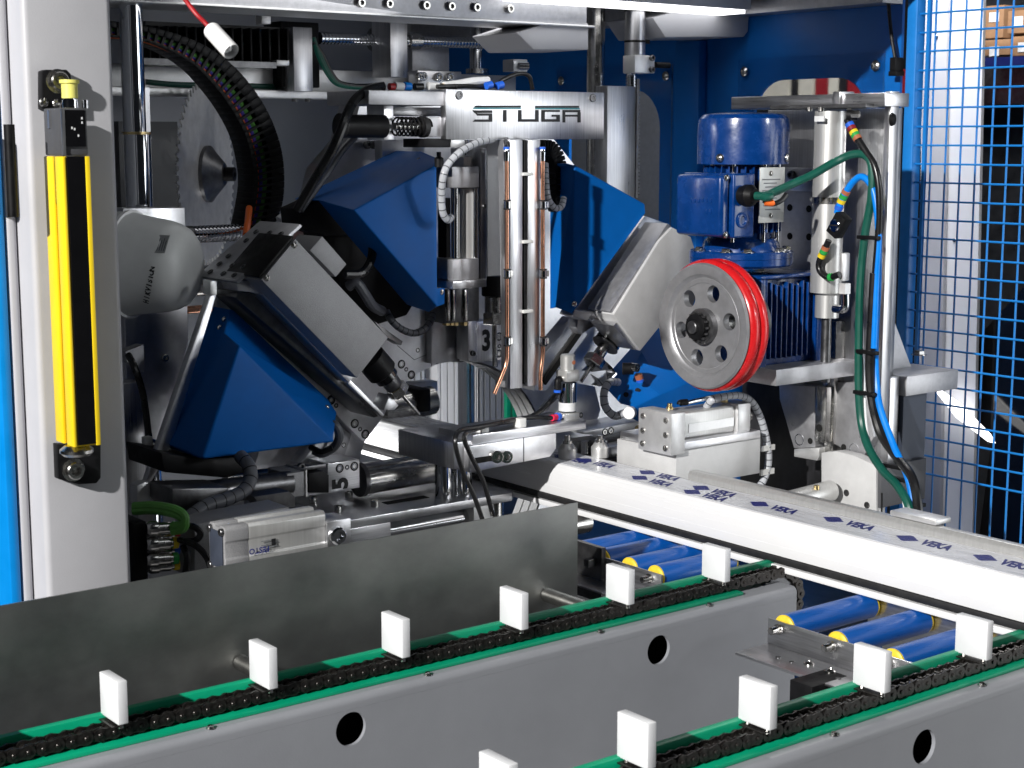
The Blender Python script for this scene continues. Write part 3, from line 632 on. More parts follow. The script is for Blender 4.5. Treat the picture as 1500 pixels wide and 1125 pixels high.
# hoses of the clamp cylinder
def hose(name, pts, r, m, lab, cat='hose', group=None, n=10):
    return mk(name, tube(BM(), pts, r, n), m, label=lab, cat=cat, group=group)
yk = YK - 0.02
hp = Vector((pc.x, pc.y, 0)); dd = Vector((-1, -0.25, 0)).normalized()
e1 = Vector((pc.x, pc.y, zat(607))) + dd * 0.036
hose('air_hose', [e1, PY(770, 612, YK + .02), PY(720, 622, YK), PY(690, 627, YK - .01), PY(672, 632, YK - .02), PY(667, 650, yk - .01), PY(678, 690, yk), PY(695, 728, yk), PY(707, 762, yk)], 0.0032, 'cable_black', 'glossy black air hose looping over the clamp arm, outer one of two', 'hose', 'air hoses over the clamp arm')
e2 = Vector((pc.x, pc.y, zat(553))) + dd * 0.024 + Vector((0, 0, -0.018))
hose('air_hose', [e2, PY(806, 588, YK + .04), PY(790, 603, YK + .04), PY(765, 614, YK + .03), PY(720, 622, YK + .012), PY(694, 630, YK - .005), PY(680, 640, yk - .01), PY(690, 668, yk - .004), PY(708, 705, yk), PY(722, 755, yk)], 0.0032, 'cable_black', 'glossy black air hose looping over the clamp arm, inner one of two', 'hose', 'air hoses over the clamp arm')
for q in ((706, 626), (761, 615)):
    p = PY(q[0], q[1], YK + 0.012); mk('cable_tie_mount', box(BM(), p + Vector((-0.006, -0.008, -0.011)), p + Vector((0.006, 0.008, 0.003))), 'tie_white', label='white cable tie holding the black hoses on the clamp arm, %s' % ('near the hose bend' if q[0] < 730 else 'near the clamp cylinder'), cat='cable tie', bev=0.001)
# ================================================================ TABLE UNDER THE CLAMP
ZTb = 0.957
tb = thing('clamp_table', 'thick aluminium table plate under the clamp posts', 'table plate')
f0 = PZ(510, 763, ZTb); f1 = PZ(757, 720, ZTb); l0 = PZ(424, 731, ZTb)
yf = (f0.y + f1.y) / 2
mk('plate', prism(BM(), [Vector((f0.x, yf, ZTb)), Vector((f1.x - .01, yf, ZTb)), Vector((f1.x, yf + .01, ZTb)), Vector((f1.x, yf + .12, ZTb)), Vector((f0.x, yf + .17, ZTb))], (0, 0, -0.012)), 'alu_plate', tb, bev=0.001)
for q in ((459, 737), (511, 729), (495, 750), (549, 742)): screw(SOCK, PZ(q[0], q[1], ZTb), (0, 0, 1), 0.0055, tb, 'bolt').scale = (.0055, .0055, .009)
mk('slot', box(BM(), (PZ(570, 740, ZTb).x, yf + 0.045, ZTb + 0.0002), (PZ(625, 728, ZTb).x, yf + 0.06, ZTb + 0.0008)), 'hole_black', tb)
mk('side_rail', box(BM(), (f0.x + 0.002, yf + 0.002, ZTb - 0.045), (PZ(590, 757, ZTb).x, yf + 0.05, ZTb - 0.0125)), 'alu_x', tb, bev=0.001)
mk('guide_rod', cyl(BM(), (PZ(590, 757, ZTb).x, yf + 0.026, ZTb - 0.03), (f1.x - 0.03, yf + 0.026, ZTb - 0.03), 0.011), 'chrome', tb)
mk('bush', cyl(BM(), (f1.x - 0.02, yf + 0.03, ZTb - 0.06), (f1.x - 0.02, yf + 0.03, ZTb - 0.0125), 0.014), 'steel', tb)
mk('end_block', box(BM(), (f1.x - 0.075, yf + 0.004, ZTb - 0.06), (f1.x - 0.04, yf + 0.04, ZTb - 0.0125)), 'alu_light', tb, bev=0.001)
# cylinder with printed maker's name
YF = 1.47
fs = thing('profile_cylinder', 'grey square profile pneumatic cylinder with printed label beside the guard sheet', 'cylinder')
A = PY(330, 800, YF); B_ = PY(477, 772, YF); zT = PY(345, 770, YF).z; zB = zT - 0.052
secz = lambda x: [Vector((x, YF + a * 0.7, zT - b)) for a, b in ((0, .004), (0, .016), (.002, .018), (.002, .034), (0, .036), (0, .048), (.004, .052), (.048, .052), (.052, .048), (.052, .004), (.048, 0), (.036, 0), (.034, .003), (.018, .003), (.016, 0), (.004, 0))]
mk('barrel', prism(BM(), secz(PY(365, 780, YF).x), (B_.x - PY(365, 780, YF).x, 0, 0)), 'anodised', fs, bev=0.0006)
mk('end_cap', prism(BM(), secz(A.x), (PY(364.5, 780, YF).x - A.x, 0, 0)), 'cast_grey', fs, bev=0.001)
mk('cap_face', box(BM(), (A.x - 0.002, YF + 0.004, zT - 0.046), (A.x - 0.0002, YF + 0.032, zT - 0.006)), 'slate', fs, bev=0.001)
for a_ in (.005, .031):
    for b_ in (.006, .046): screw(SOCKD, (A.x, YF + a_, zT - b_), (-1, 0, 0), 0.004, fs, 'bolt')
pq = PY(378, 805, YF); text('printed_name', 'FESTO', (pq.x, YF + 0.0, pq.z), (-1, 0, 0), (0, 0, -1), 0.0085, 'ink_blue', fs, 0.0026, 0.0002)
for k in range(4): mk('printed_line', boxY(383 + k % 2 * 4, 791 + k * 3, 402 + k % 2 * 5, 792.2 + k * 3, YF - .0004, 0.0003), 'ink_grey', fs)
mk('code_patch', boxY(398, 789, 404, 799, YF - .0005, 0.0003), 'ink_black', fs)
mk('head_block', box(BM(), (B_.x + 0.0005, YF - 0.002, zB - 0.004), (PY(513, 780, YF).x, YF + 0.034, PY(495, 761, YF).z)), 'alu_plate', fs, bev=0.001)
mk('rod_nut', lathe(BM(), PY(492, 784, YF - .002), (0, -1, 0), [(0, .010), (.006, .010), (.008, .008), (.008, .005), (.004, .004)], 24), 'chrome', fs)
# ================================================================ RING PLATE OF THE TOOL HEADS
YR = 1.95
import numpy as _np
arc = [(600, 556), (616, 543.5), (635.5, 534.7), (658.7, 530.8), (680, 529), (699.5, 529.7), (721, 536.4), (736, 545)]
pts = [PY(x, y, YR) for x, y in arc]
Am = _np.array([[2 * p.x, 2 * p.z, 1] for p in pts]); bb = _np.array([p.x ** 2 + p.z ** 2 for p in pts])
sol = _np.linalg.lstsq(Am, bb, rcond=None)[0]; RCX, RCZ = float(sol[0]), float(sol[1]); RR = math.sqrt(sol[2] + RCX ** 2 + RCZ ** 2)
ring = thing('ring_plate', 'thick aluminium ring plate with a round opening carrying the tool heads', 'ring plate')
outer_px = [(466, 300), (478, 248), (514, 206), (528, 150), (660, 140), (800, 190), (880, 290), (960, 400), (1000, 560), (930, 640), (860, 700)]
outer = [(PY(x, y, YR).x, PY(x, y, YR).z) for x, y in outer_px]
zlow = 0.80
outer += [(1.60, zlow), (1.10, zlow), (1.06, 1.0), (PY(440, 480, YR).x, PY(440, 480, YR).z)]
hole = [(RCX + RR * math.cos(2 * math.pi * k / 64), RCZ + RR * math.sin(2 * math.pi * k / 64)) for k in range(64)]
mk('plate', plate_holes(BM(), outer, [hole], lambda a, b: Vector((a, YR, b)), (0, 0.055, 0)), 'alu_plate', ring)
for q in ((639.5, 503), (640, 526.5), (588, 533.5), (602.5, 549)): screw(CSK, PY(q[0], q[1], YR) , (0, -1, 0), 0.0052, ring, 'bolt')
for q in ((640, 515), (595, 541)): screw(CSK, PY(q[0], q[1], YR), (0, -1, 0), 0.0026, ring, 'dowel')
for q in ((612, 513),): screw(CSK, PY(q[0], q[1], YR), (0, -1, 0), 0.0028, ring, 'screw')
for seam in ([(582, 506), (607, 527), (633, 516)], [(632, 440), (632, 536)]):
    mk('engraved_seam', tube(BM(), [PY(x, y, YR - 0.0002) for x, y in seam], 0.0005, 6, False), 'dark_steel', ring)
# bright extrusions seen through the opening
for i, (xa_, xb_, m_) in enumerate(((603, 622, 'alu_light'), (641, 671, 'paint_white'), (684, 694, 'alu_z'), (697, 700, 'paint_white'), (705, 740, 'paint_grey'))):
    xl, xr_ = PY(xa_, 590, 2.5).x, PY(xb_, 590, 2.5).x; w_ = xr_ - xl; ns = max(1, int(w_ / 0.014)); sec_ = [(xl, 2.54), (xl, 2.5)]
    for g_ in range(ns):
        c_ = xl + w_ * (g_ + .5) / ns; sec_ += [(c_ - .0022, 2.5), (c_ - .0022, 2.512), (c_ + .0022, 2.512), (c_ + .0022, 2.5)]
    sec_ += [(xr_, 2.5), (xr_, 2.54)]
    mk('extrusion_upright', prism(BM(), [Vector((a, b, PY(660, 700, 2.5).z)) for a, b in sec_], (0, 0, PY(660, 480, 2.5).z - PY(660, 700, 2.5).z)), m_, label=['narrow pale upright seen at the left of the ring opening', 'broad white upright in the ring opening', 'slim grey upright in the ring opening', 'thin bright strip upright in the ring opening', 'grey painted upright in the ring opening below the number three'][i], cat='upright', group='uprights behind the ring')
for i, (xa_, xb_) in enumerate(((743, 748), (752, 757))):
    mk('green_strip', boxY(xa_, 480, xb_, 700, 2.42, 0.01), 'uhmw_green', label=['dark green guide strip behind the ring opening beside the grey upright', 'dark green guide strip behind the ring opening nearer the curved sleeve'][i], cat='strip', group='green strips')
cyb = thing('rear_cylinder', 'steel cylinder with a black end plate inside the ring opening', 'cylinder')
ca = PY(556, 603, 2.15); cb = PY(632, 586, 2.15)
mk('barrel', cyl(BM(), ca, cb, 0.024, 28), 'steel', cyb)
mk('end_plate', boxY(614, 570, 632, 604, 2.12, 0.07), 'black_plastic', cyb, bev=0.004)
mk('bracket', boxY(600, 560, 642, 602, 2.2, 0.03), 'alu_plate', cyb, bev=0.003)
r5 = thing('lower_shaft', 'polished steel shaft running under the profile behind the clamp table', 'shaft')
mk('shaft_body', cyl(BM(), PY(530, 702, 1.86), PY(640, 684, 1.86), 0.022, 32), 'steel', r5)
mk('shaft_collar', cyl(BM(), PY(524, 703, 1.86), PY(530, 702, 1.86), 0.024, 32), 'dark_steel', r5)
# ================================================================ TOOL HEADS
def faces_mesh(verts, faces):
    bm = BM(); vs = [bm.verts.new(v) for v in verts]
    for f in faces: bm.faces.new([vs[i] for i in f])
    return bm
def spindle(t, pa, pb, Y, segs, m_default='black_plastic'):
    """turned spindle nose along pixel line pa->pb on plane Y; segs: (t0,t1,r0,r1,mat,name,n)"""
    a = PY(*pa, Y); b = PY(*pb, Y); d = (b - a); L = d.length; d.normalize()
    for t0, t1, r0, r1, m_, nm, n in segs:
        mk(nm, lathe(BM(), a + d * (t0 * L), d, [(0, r0 * 0.93), (0.0012, r0), ((t1 - t0) * L - 0.0012, r1), ((t1 - t0) * L, r1 * 0.93)], n), m_, t)
# ---- upper left head with grey spindle motor
h4 = thing('router_head', 'slanted router head with a grey speckled motor box and steel chuck', 'tool head')
mb = mk('motor_box', polyY([(433, 350), (569, 495), (523, 554), (383, 410)], 1.74, 0.078), 'cast_grey', h4, bev=0.0012)
mk('motor_end', polyY([(381, 408), (431, 348), (428.5, 345), (378, 405)], 1.743, 0.085), 'black_plastic', h4, bev=0.001)
for q in ((431, 359), (391, 407)): screw(PAN, PY(q[0], q[1], 1.74), (0, -1, 0), 0.0042, mb)
mk('terminal_box', polyY([(454, 367), (472, 346), (508, 387), (492, 406)], 1.765, 0.06), 'cast_grey', h4, bev=0.001)
mk('slide_bar', polyY([(384, 432), (393, 423), (519, 552), (511, 561)], 1.775, 0.03), 'alu_x', h4, bev=0.0008)
mk('slide_foot', polyY([(344, 409), (385, 416), (394, 424), (386, 433), (376, 429), (349, 426)], 1.785, 0.04), 'alu_plate', h4, bev=0.0008)
mk('slide_bed', polyY([(349, 428), (380, 430), (512, 562), (560, 608), (548, 612), (345, 436)], 1.80, 0.06), 'dark_steel', h4, bev=0.001)
bp = mk('base_plate', polyY([(314, 412), (345, 410), (566, 601), (563, 609), (533, 648), (494, 609), (318, 446)], 1.865, 0.03), 'alu_plate', h4, bev=0.0008)
for q in ((485, 586), (519.5, 620.5), (535, 636)): screw(CSK, PY(q[0], q[1], 1.865), (0, -1, 0), 0.0052, bp, 'bolt')
for q in ((492.5, 594), (527.5, 628.5)): screw(CSK, PY(q[0], q[1], 1.865), (0, -1, 0), 0.0026, bp, 'dowel')
ep = mk('end_plate', polyY([(345, 412), (440, 328), (443, 332), (349, 416)], 1.78, 0.105), 'alu_dull', h4, bev=0.0008)
d1 = (PY(440, 328, 1.78) - PY(345, 412, 1.78)); e0 = PY(345, 412, 1.78); nrm = Vector((-d1.z, 0, d1.x)).normalized()
for k, s_ in enumerate((0.08, 0.22, 0.36, 0.50, 0.64, 0.80)):
    for v_ in (0.016, 0.045, 0.080):
        if (k + int(v_ * 1000)) % 5 == 3: continue
        screw(SOCKD, e0 + d1 * s_ + Vector((0, v_, 0)) + nrm * 0.0005, nrm, 0.0042, ep, 'bolt').scale = (.0042, .0042, .002)
mk('guide_edge', polyY([(509, 562), (514, 557), (563, 607), (560, 611)], 1.79, 0.05), 'alu_plate', h4, bev=0.0006)
tb_ = mk('tool_bracket', polyY([(566, 590), (572, 578), (584, 594), (578, 601), (562, 601)], 1.79, 0.03), 'alu_plate', h4, bev=0.001)
spindle(h4, (541, 523), (614, 607), 1.79, [(0, .26, .021, .021, 'black_plastic', 'spindle_nose', 28), (.26, .36, .0165, .0165, 'black_gloss', 'spindle_ring', 28), (.36, .50, .013, .012, 'dark_steel', 'collet_holder', 24), (.50, .62, .0145, .0145, 'steel', 'collet_nut', 6), (.62, 1, .0028, .0026, 'steel', 'cutter', 12)])
mk('rear_motor', polyY([(470, 342), (520, 322), (612, 436), (596, 462), (545, 478), (502, 424)], 1.885, 0.05), 'black_plastic', h4, bev=0.002)
mk('rear_motor_end', polyY([(437, 306), (465, 293), (520, 309), (542, 346), (480, 346), (440, 332)], 1.87, 0.05), 'black_plastic', h4, bev=0.002)
mk('side_bracket', polyY([(548, 470), (556, 476), (590, 500), (588, 506), (566, 494)], 1.83, 0.02), 'dark_steel', h4, bev=0.0006)
for i_, (pts_, r_, m_) in enumerate((([(505, 402, 1.80), (530, 400, 1.80), (543, 382, 1.80), (545, 360, 1.81), (536, 345, 1.83)], .006, 'cable_black'), ([(510, 420, 1.83), (522, 414, 1.82), (534, 430, 1.82), (546, 448, 1.83), (560, 456, 1.84)], .007, 'cable_grey'))):
    hose('cable', [PY(*q) for q in pts_], r_, m_, ['black cable curling beside the terminal box of the grey motor', 'dull grey tube lying between the grey motor and the blue cover'][i_], 'cable')
conduit_later = [PY(566, 456, 1.84), PY(574, 470, 1.83), PY(588, 482, 1.83), PY(606, 488, 1.83), PY(622, 482, 1.83), PY(632, 468, 1.84), PY(634, 455, 1.85)]
# ---- lower left blue cover and head
cv5 = thing('head_cover', 'dark blue folded sheet cover on the lower left tool head', 'cover', 'blue sheet metal head covers')
def cover(t, V, faces, back, rimY, screws):
    verts = [PY(x, y, Y) for x, y, Y in V]; n = len(verts)
    rim = [Vector((verts[i].x, rimY, verts[i].z)) for i in back]
    fs = list(faces)
    for k in range(len(back) - 1): fs.append((back[k], back[k + 1], n + k + 1, n + k))
    o = mk('cover_sheet', faces_mesh(verts + rim, fs), 'paint_blue', t, bev=0.0022, seg=3)
    m_ = o.modifiers.new('solid', 'SOLIDIFY'); m_.thickness = 0.0015; m_.offset = -1
    for x, y, Y in screws: screw(PAN, PY(x, y, Y), (-0.2, -1, 0), 0.004, o)
V = [(350, 507, 1.735), (488, 646, 1.735), (297, 671, 1.735),            # raised face
     (314, 450, 1.85), (340, 455, 1.83), (331, 488, 1.80), (249, 651, 1.80), (479, 586, 1.83), (492, 606, 1.83), (483, 637, 1.80)]
cover(cv5, V, [(0, 1, 2), (3, 4, 5, 0, 2, 6), (4, 7, 8, 9, 1, 0, 5)], [6, 2, 1, 9, 8], 1.87, [(329, 468, 1.83), (271, 637, 1.795), (265, 628, 1.8), (322, 480, 1.83), (478, 597, 1.822)])
h5 = thing('boring_unit', 'dark horizontal tool head below the lower left blue cover', 'tool head')
mk('side_plate', polyY([(308, 432), (317, 432), (250, 655), (222, 706), (214, 706)], 1.80, 0.012), 'alu_plate', h5, bev=0.0008)
mk('plate_edge', polyY([(308, 412), (318, 412), (318, 432), (308, 432)], 1.795, 0.02), 'alu_light', h5, bev=0.0008)
mk('inner_block', polyY([(236, 664), (300, 672), (360, 668), (368, 690), (330, 700), (240, 692)], 1.76, 0.1), 'black_plastic', h5, bev=0.002)
mk('bracket_foot', polyY([(201, 712), (212, 706), (232, 709), (228, 718), (224, 724), (226, 740), (201, 740)], 1.74, 0.02), 'alu_light', h5, bev=0.001)
mk('foot_hook', polyY([(201, 740), (226, 740), (224, 765), (203, 765)], 1.741, 0.018), 'alu_dull', h5)
mk('valve_box', polyY([(252, 716), (335, 714), (335, 760), (275, 766), (252, 740)], 1.68, 0.06), 'dark_steel', h5, bev=0.002)
ba = PY(330, 708, 1.78); bb_ = PY(428, 700, 1.78)
mk('cylinder_barrel', cyl(BM(), PY(300, 722, 1.74), PY(424, 707, 1.74), 0.015, 28), 'dark_steel', h5)
mk('cylinder_rod', cyl(BM(), PY(330, 702, 1.80), PY(424, 691, 1.80), 0.008, 20), 'steel', h5)
mk('cylinder_head', boxY(421, 692, 448, 728, 1.73, 0.05), 'cast_grey', h5, bev=0.001)
mk('mount_strip', boxY(448, 688, 450, 728, 1.728, 0.05), 'alu_light', h5)
mk('rod_clevis', polyY([(452, 694), (474, 690), (482, 696), (482, 722), (452, 722)], 1.75, 0.04), 'black_plastic', h5, bev=0.001)
mk('clamp_bar', boxY(440, 682, 478, 688, 1.76, 0.02), 'dark_steel', h5, bev=0.001)
screw(SOCKD, PY(440, 683, 1.76), (0, -1, 0), 0.005, h5, 'bolt')
sb5 = thing('support_box', 'dark grey box section below the lower left tool head', 'box section')
mk('section', polyY([(285, 768), (424, 742), (424, 800), (285, 850)], 1.60, 0.05), 'cast_grey', sb5, bev=0.002)
mk('top_strip', polyY([(372, 728), (424, 720), (432, 728), (432, 742), (385, 744)], 1.66, 0.03), 'dark_steel', sb5)
p5 = thing('numbered_block', 'aluminium bearing block marked with the number 5', 'block')
mk('block', boxY(480, 676, 527, 718, 1.83, 0.05), 'alu_x', p5, bev=0.001)
mk('upper_wing', polyY([(488, 612), (495, 610), (533, 649), (527, 676), (500, 678), (484, 676), (440, 680), (470, 640)], 1.885, 0.03), 'alu_plate', p5, bev=0.001)
mk('cover_plate', polyY([(485, 624), (500, 626), (515, 636), (504, 670), (465, 675), (485, 640)], 1.880, 0.004), 'alu_dull', p5, bev=0.0006)
for q in ((497.5, 686), (519, 683)): screw(CSK, PY(q[0], q[1], 1.83), (0, -1, 0), 0.0050, p5, 'bolt')
screw(CSK, PY(508.5, 684.5, 1.83), (0, -1, 0), 0.0027, p5, 'dowel'); screw(CSK, PY(503.5, 652, 1.880), (0, -1, 0), 0.0028, p5, 'screw')
text('printed_number', '5', PY(499, 708, 1.83), (0, 0, 1), (-1, 0, 0), 0.033, 'ink_black', p5, 0.0006, 0.0016)
for i_, (pts_, r_) in enumerate((([(480, 620, 1.80), (493, 625, 1.79), (497, 640, 1.79), (489, 655, 1.80), (472, 664, 1.81), (460, 660, 1.82)], .006), ([(455, 655, 1.82), (470, 662, 1.80), (487, 656, 1.79)], .004))):
    hose('cable', [PY(*q) for q in pts_], r_, 'cable_black' if i_ else 'cable_grey', ['ribbed grey cable bending out below the lower left blue cover', 'thin black cable beside the ribbed one under the blue cover'][i_], 'cable')
# ribbed conduit loop under the lower left cover
def conduit(pts, r, m, lab, pitch=0.007, wrap='cable_black', cat='conduit', name='ribbed_conduit', wr=0.0008):
    t = thing(name, lab, cat); P_ = spline(pts, 10)
    mk('tube', tube(BM(), P_, r, 14, False), m, t)
    bm = BM(); acc = 0; last = P_[0]
    for i in range(1, len(P_) - 1):
        acc += (P_[i] - last).length; last = P_[i]
        if acc >= pitch:
            acc = 0; tdir = (P_[i + 1] - P_[i - 1]).normalized(); lathe(bm, P_[i] - tdir * wr, tdir, [(0, r * 1.02), (wr * .4, r * 1.05), (wr * 1.6, r * 1.05), (wr * 2, r * 1.02)], 14, False)
    if len(bm.verts): mk('rings', bm, wrap, t)
    else: bm.free()
    return t
conduit([PY(352, 668, 1.72), PY(364, 682, 1.70), PY(367, 700, 1.69), PY(358, 718, 1.68), PY(335, 730, 1.67), PY(300, 742, 1.66), PY(275, 760, 1.65)], 0.0085, 'cable_grey', 'ribbed grey conduit looping down from under the lower left blue cover', 0.013)
conduit(conduit_later, 0.005, 'cable_grey', 'ribbed dark conduit hanging in an arc under the upper blue cover', 0.008)
# ---- upper middle blue cover
cv3 = thing('head_cover', 'blue folded sheet cover left of the vertical pneumatic cylinder', 'cover', 'blue sheet metal head covers')
V = [(518, 308, 1.76), (639, 241, 1.76), (640, 449, 1.76), (466, 293, 1.84), (616, 221, 1.84), (639, 231, 1.82), (490, 322, 1.84), (596, 446, 1.84), (628, 457, 1.80), (651, 445, 1.765), (651, 422, 1.765), (640, 422, 1.76)]
cover(cv3, V, [(0, 1, 11, 2), (3, 4, 5, 1, 0), (3, 0, 6), (6, 0, 2, 8, 7), (2, 11, 10, 9)], [3, 4, 5], 1.90, [(501, 294, 1.815), (614, 235, 1.82), (646, 428, 1.764)])
# ---- right blue cover
cv2 = thing('head_cover', 'bright lit blue folded sheet cover right of the clamp bars', 'cover', 'blue sheet metal head covers')
V = [(842, 241, 1.76), (944, 298, 1.76), (841, 437, 1.76), (806, 240, 1.83), (806, 452, 1.83), (838, 459, 1.758), (945, 312, 1.758), (814, 450, 1.78)]
cover(cv2, V, [(0, 1, 2), (3, 0, 2, 7, 4), (2, 1, 6, 5), (7, 2, 5)], [3, 0, 1], 1.90, [(841, 445, 1.757)])
# ---- vertical head (number 3)
h3 = thing('milling_unit', 'vertical tool head marked 3 with a hexagonal collet nut', 'tool head')
mk('mount_plate', boxY(690, 470, 738, 529, 1.90, 0.03), 'alu_z', h3, bev=0.0008)
mk('guide_slot', boxY(673, 470, 685, 530, 1.93, 0.019), 'dark_steel', h3)
mk('left_plate', boxY(632, 455, 672, 531, 1.935, 0.014), 'alu_plate', h3, bev=0.0006)
mk('narrow_plate', boxY(686, 462, 699, 528, 1.895, 0.03), 'alu_z', h3, bev=0.0006)
screw(SOCKD, PY(692, 517.5, 1.895), (0, -1, 0), 0.0042, h3, 'bolt'); screw(SOCKD, PY(692, 461, 1.875), (0, -1, 0), 0.0042, h3, 'bolt')
text('printed_number', '3', PY(712, 500, 1.90), (1, 0, 0), (0, 0, 1), 0.042, 'ink_black', h3, 0.0006, 0.0018, 0.8)
for q in ((731, 493), (731, 518)): screw(CSK, PY(q[0], q[1], 1.90), (0, -1, 0), 0.0050, h3, 'bolt')
screw(CSK, PY(731.5, 507, 1.90), (0, -1, 0), 0.0026, h3, 'dowel')
mk('carriage', boxY(651, 422, 702, 472, 1.84, 0.05), 'dark_steel', h3, bev=0.001)
for q in (655, 663, 681): mk('carriage_rib', boxY(q, 424, q + 5, 470, 1.835, 0.006), 'steel', h3, bev=0.0006)
for q in (654, 661, 667, 680): mk('brass_stop', boxY(q, 472, q + 4.5, 477, 1.85, 0.01), 'brass', h3)
mk('motor_body', boxY(714, 205, 738, 404, 1.80, 0.07), 'blasted', h3, bev=0.001)
spindle(h3, (724, 404), (725, 537), 1.835, [(0, .22, .0185, .0185, 'black_plastic', 'spindle_nose', 28), (.22, .40, .0145, .0145, 'steel', 'collet_holder', 28), (.40, .53, .0175, .0175, 'steel', 'collet_nut', 6), (.53, 1, .0038, .0038, 'steel', 'cutter', 14)])
pn = thing('slide_cylinder', 'upright grey pneumatic cylinder between the blue covers', 'cylinder')
mk('upper_cap', boxY(662, 244, 702, 275, 1.76, 0.05), 'alu_dull', pn, bev=0.0015)
mk('lower_cap', boxY(663, 379, 702, 410, 1.76, 0.05), 'alu_dull', pn, bev=0.0015)
mk('base_block', boxY(663, 410.5, 713, 422, 1.755, 0.06), 'alu_x', pn, bev=0.001)
mk('barrel', cyl(BM(), PY(682, 378.5, 1.785), PY(682, 275.5, 1.785), 0.017, 28), 'anodised', pn)
for q in (667, 697): mk('tie_rod', cyl(BM(), PY(q, 378.5, 1.766), PY(q, 275.5, 1.766), 0.0045, 12), 'chrome', pn)
mk('rod', cyl(BM(), PY(681, 243.5, 1.785), PY(681, 205, 1.785), 0.006, 16), 'chrome', pn)
mk('rod_nut', lathe(BM(), PY(681, 243, 1.785), (0, 0, 1), [(0, .011), (.012, .011), (.014, .009)], 6), 'anodised', pn)
mk('side_plate', boxY(704, 217, 713, 410, 1.765, 0.07), 'alu_z', pn, bev=0.0008)
screw(SOCKD, PY(708.5, 302, 1.765), (0, -1, 0), 0.003, pn, 'bolt')
mk('sensor_rail', boxY(654, 290, 660, 420, 1.79, 0.02), 'black_plastic', pn)
mk('rail_fitting', lathe(BM(), PY(643, 245, 1.75), (0, 0, 1), [(0, .006), (.012, .006), (.014, .003), (.020, .003)], 14), 'black_plastic', pn)
conduit([PY(722, 204, 1.72), PY(700, 209, 1.715), PY(675, 222, 1.71), PY(657, 240, 1.71), PY(649, 260, 1.71), PY(647, 290, 1.72), PY(649, 312, 1.725), PY(656, 322, 1.73), PY(661, 318, 1.735)], 0.0048, 'spiral_clear', 'clear spiral wrapped cable curving in front of the upright pneumatic cylinder', 0.009, 'cable_grey')
# ---- vertical clamp bars, copper pipes, name plate
YS = 1.70
np_ = thing('name_plate', 'brushed aluminium plate with the large machine name lettering', 'name plate')
mk('plate', boxY(653, 133, 885, 204, YS + 0.015, 0.012), 'alu_z', np_, bev=0.0008)
for q in ((672.5, 139.5), (868, 143.5)): screw(SOCKD, PY(q[0], q[1], YS + 0.015), (0, -1, 0), 0.0055, np_, 'bolt').scale = (.0055, .0055, .002)
def strokes(polys, m_, nm):
    bm = BM()
    for pl_ in polys: prism(bm, [PY(x, y, YS + 0.0147) for x, y in pl_], (0, -0.0004, 0))
    mk(nm, bm, m_, np_, smooth=False)
def R_(x0, y0, x1, y1): return [(x0, y0), (x1, y0), (x1, y1), (x0, y1)]
sl = 0.0
strokes([[(692, 161.5), (721, 161.5), (721, 165.5), (695, 165.5), (702, 170), (692, 164)][:4], [(692, 161), (699, 166), (721, 166), (721, 178.5), (692, 178.5), (696, 175), (716, 175), (716, 169.5), (699, 169.5)], R_(737, 161, 742, 178.5),
         R_(759, 161, 764, 178.5), R_(764, 174.5, 784, 178.5), R_(784, 161, 789, 178.5),
         R_(793, 161, 798, 178.5), R_(798, 174.5, 820, 178.5), R_(798, 161, 820, 164), R_(815, 168, 820, 174.5), R_(808, 168, 815, 171),
         R_(824, 161, 828, 179.5), R_(828, 161, 850, 164.5), R_(846, 164.5, 850.5, 179.5), R_(828, 168, 846, 171)], 'ink_black', 'lettering')
strokes([[(697, 154.5), (763, 154.5), (763, 157.3), (693, 157.3)], R_(784, 155, 848, 158)], 'ink_black', 'lettering_bar')
strokes([[(695, 157.5), (763, 157.5), (763, 159.6), (692, 159.6)], R_(784, 158.2, 849, 160.2)], 'ink_teal', 'lettering_underline')
br = thing('coolant_bars', 'pair of upright aluminium bars hanging below the name plate', 'bars')
mk('left_bar', boxY(747, 204.5, 765.5, 569, YS, 0.02), 'alu_z', br, bev=0.0008)
mk('right_bar', boxY(773, 204.5, 791, 565, YS, 0.02), 'alu_z', br, bev=0.0008)
mk('rear_web', boxY(752, 204.5, 786, 562, YS + 0.0202, 0.006), 'black_plastic', br)
mk('slot_shade', boxY(766, 204.5, 772.5, 562, YS + 0.006, 0.012), 'black_plastic', br)  # black strip added to paint the gap between the bars dark
mk('side_flange', polyY([(737, 204.5), (746.5, 204.5), (746.5, 569), (736, 567), (744, 545)], YS + 0.012, 0.012), 'alu_dull', br)
cbz = hose('cable', [PY(769, 205, YS + .003), PY(769.5, 300, YS + .003), PY(769, 400, YS + .003), PY(770, 480, YS + .004), PY(769, 560, YS + .004)], 0.0026, 'cable_black', 'black cable running down the slot between the two aluminium bars', 'cable')
for k, yy in enumerate((255, 354, 456)):
    p = PY(772, yy, YS - 0.001); mk('cable_tie', box(BM(), p + Vector((-0.008, -0.003, -0.0022)), p + Vector((0.009, 0.003, 0.0022))), 'tie_white', label='white cable tie across the slot between the aluminium bars, %s of three' % ('top', 'middle', 'bottom')[k], cat='cable tie', bev=0.0008)
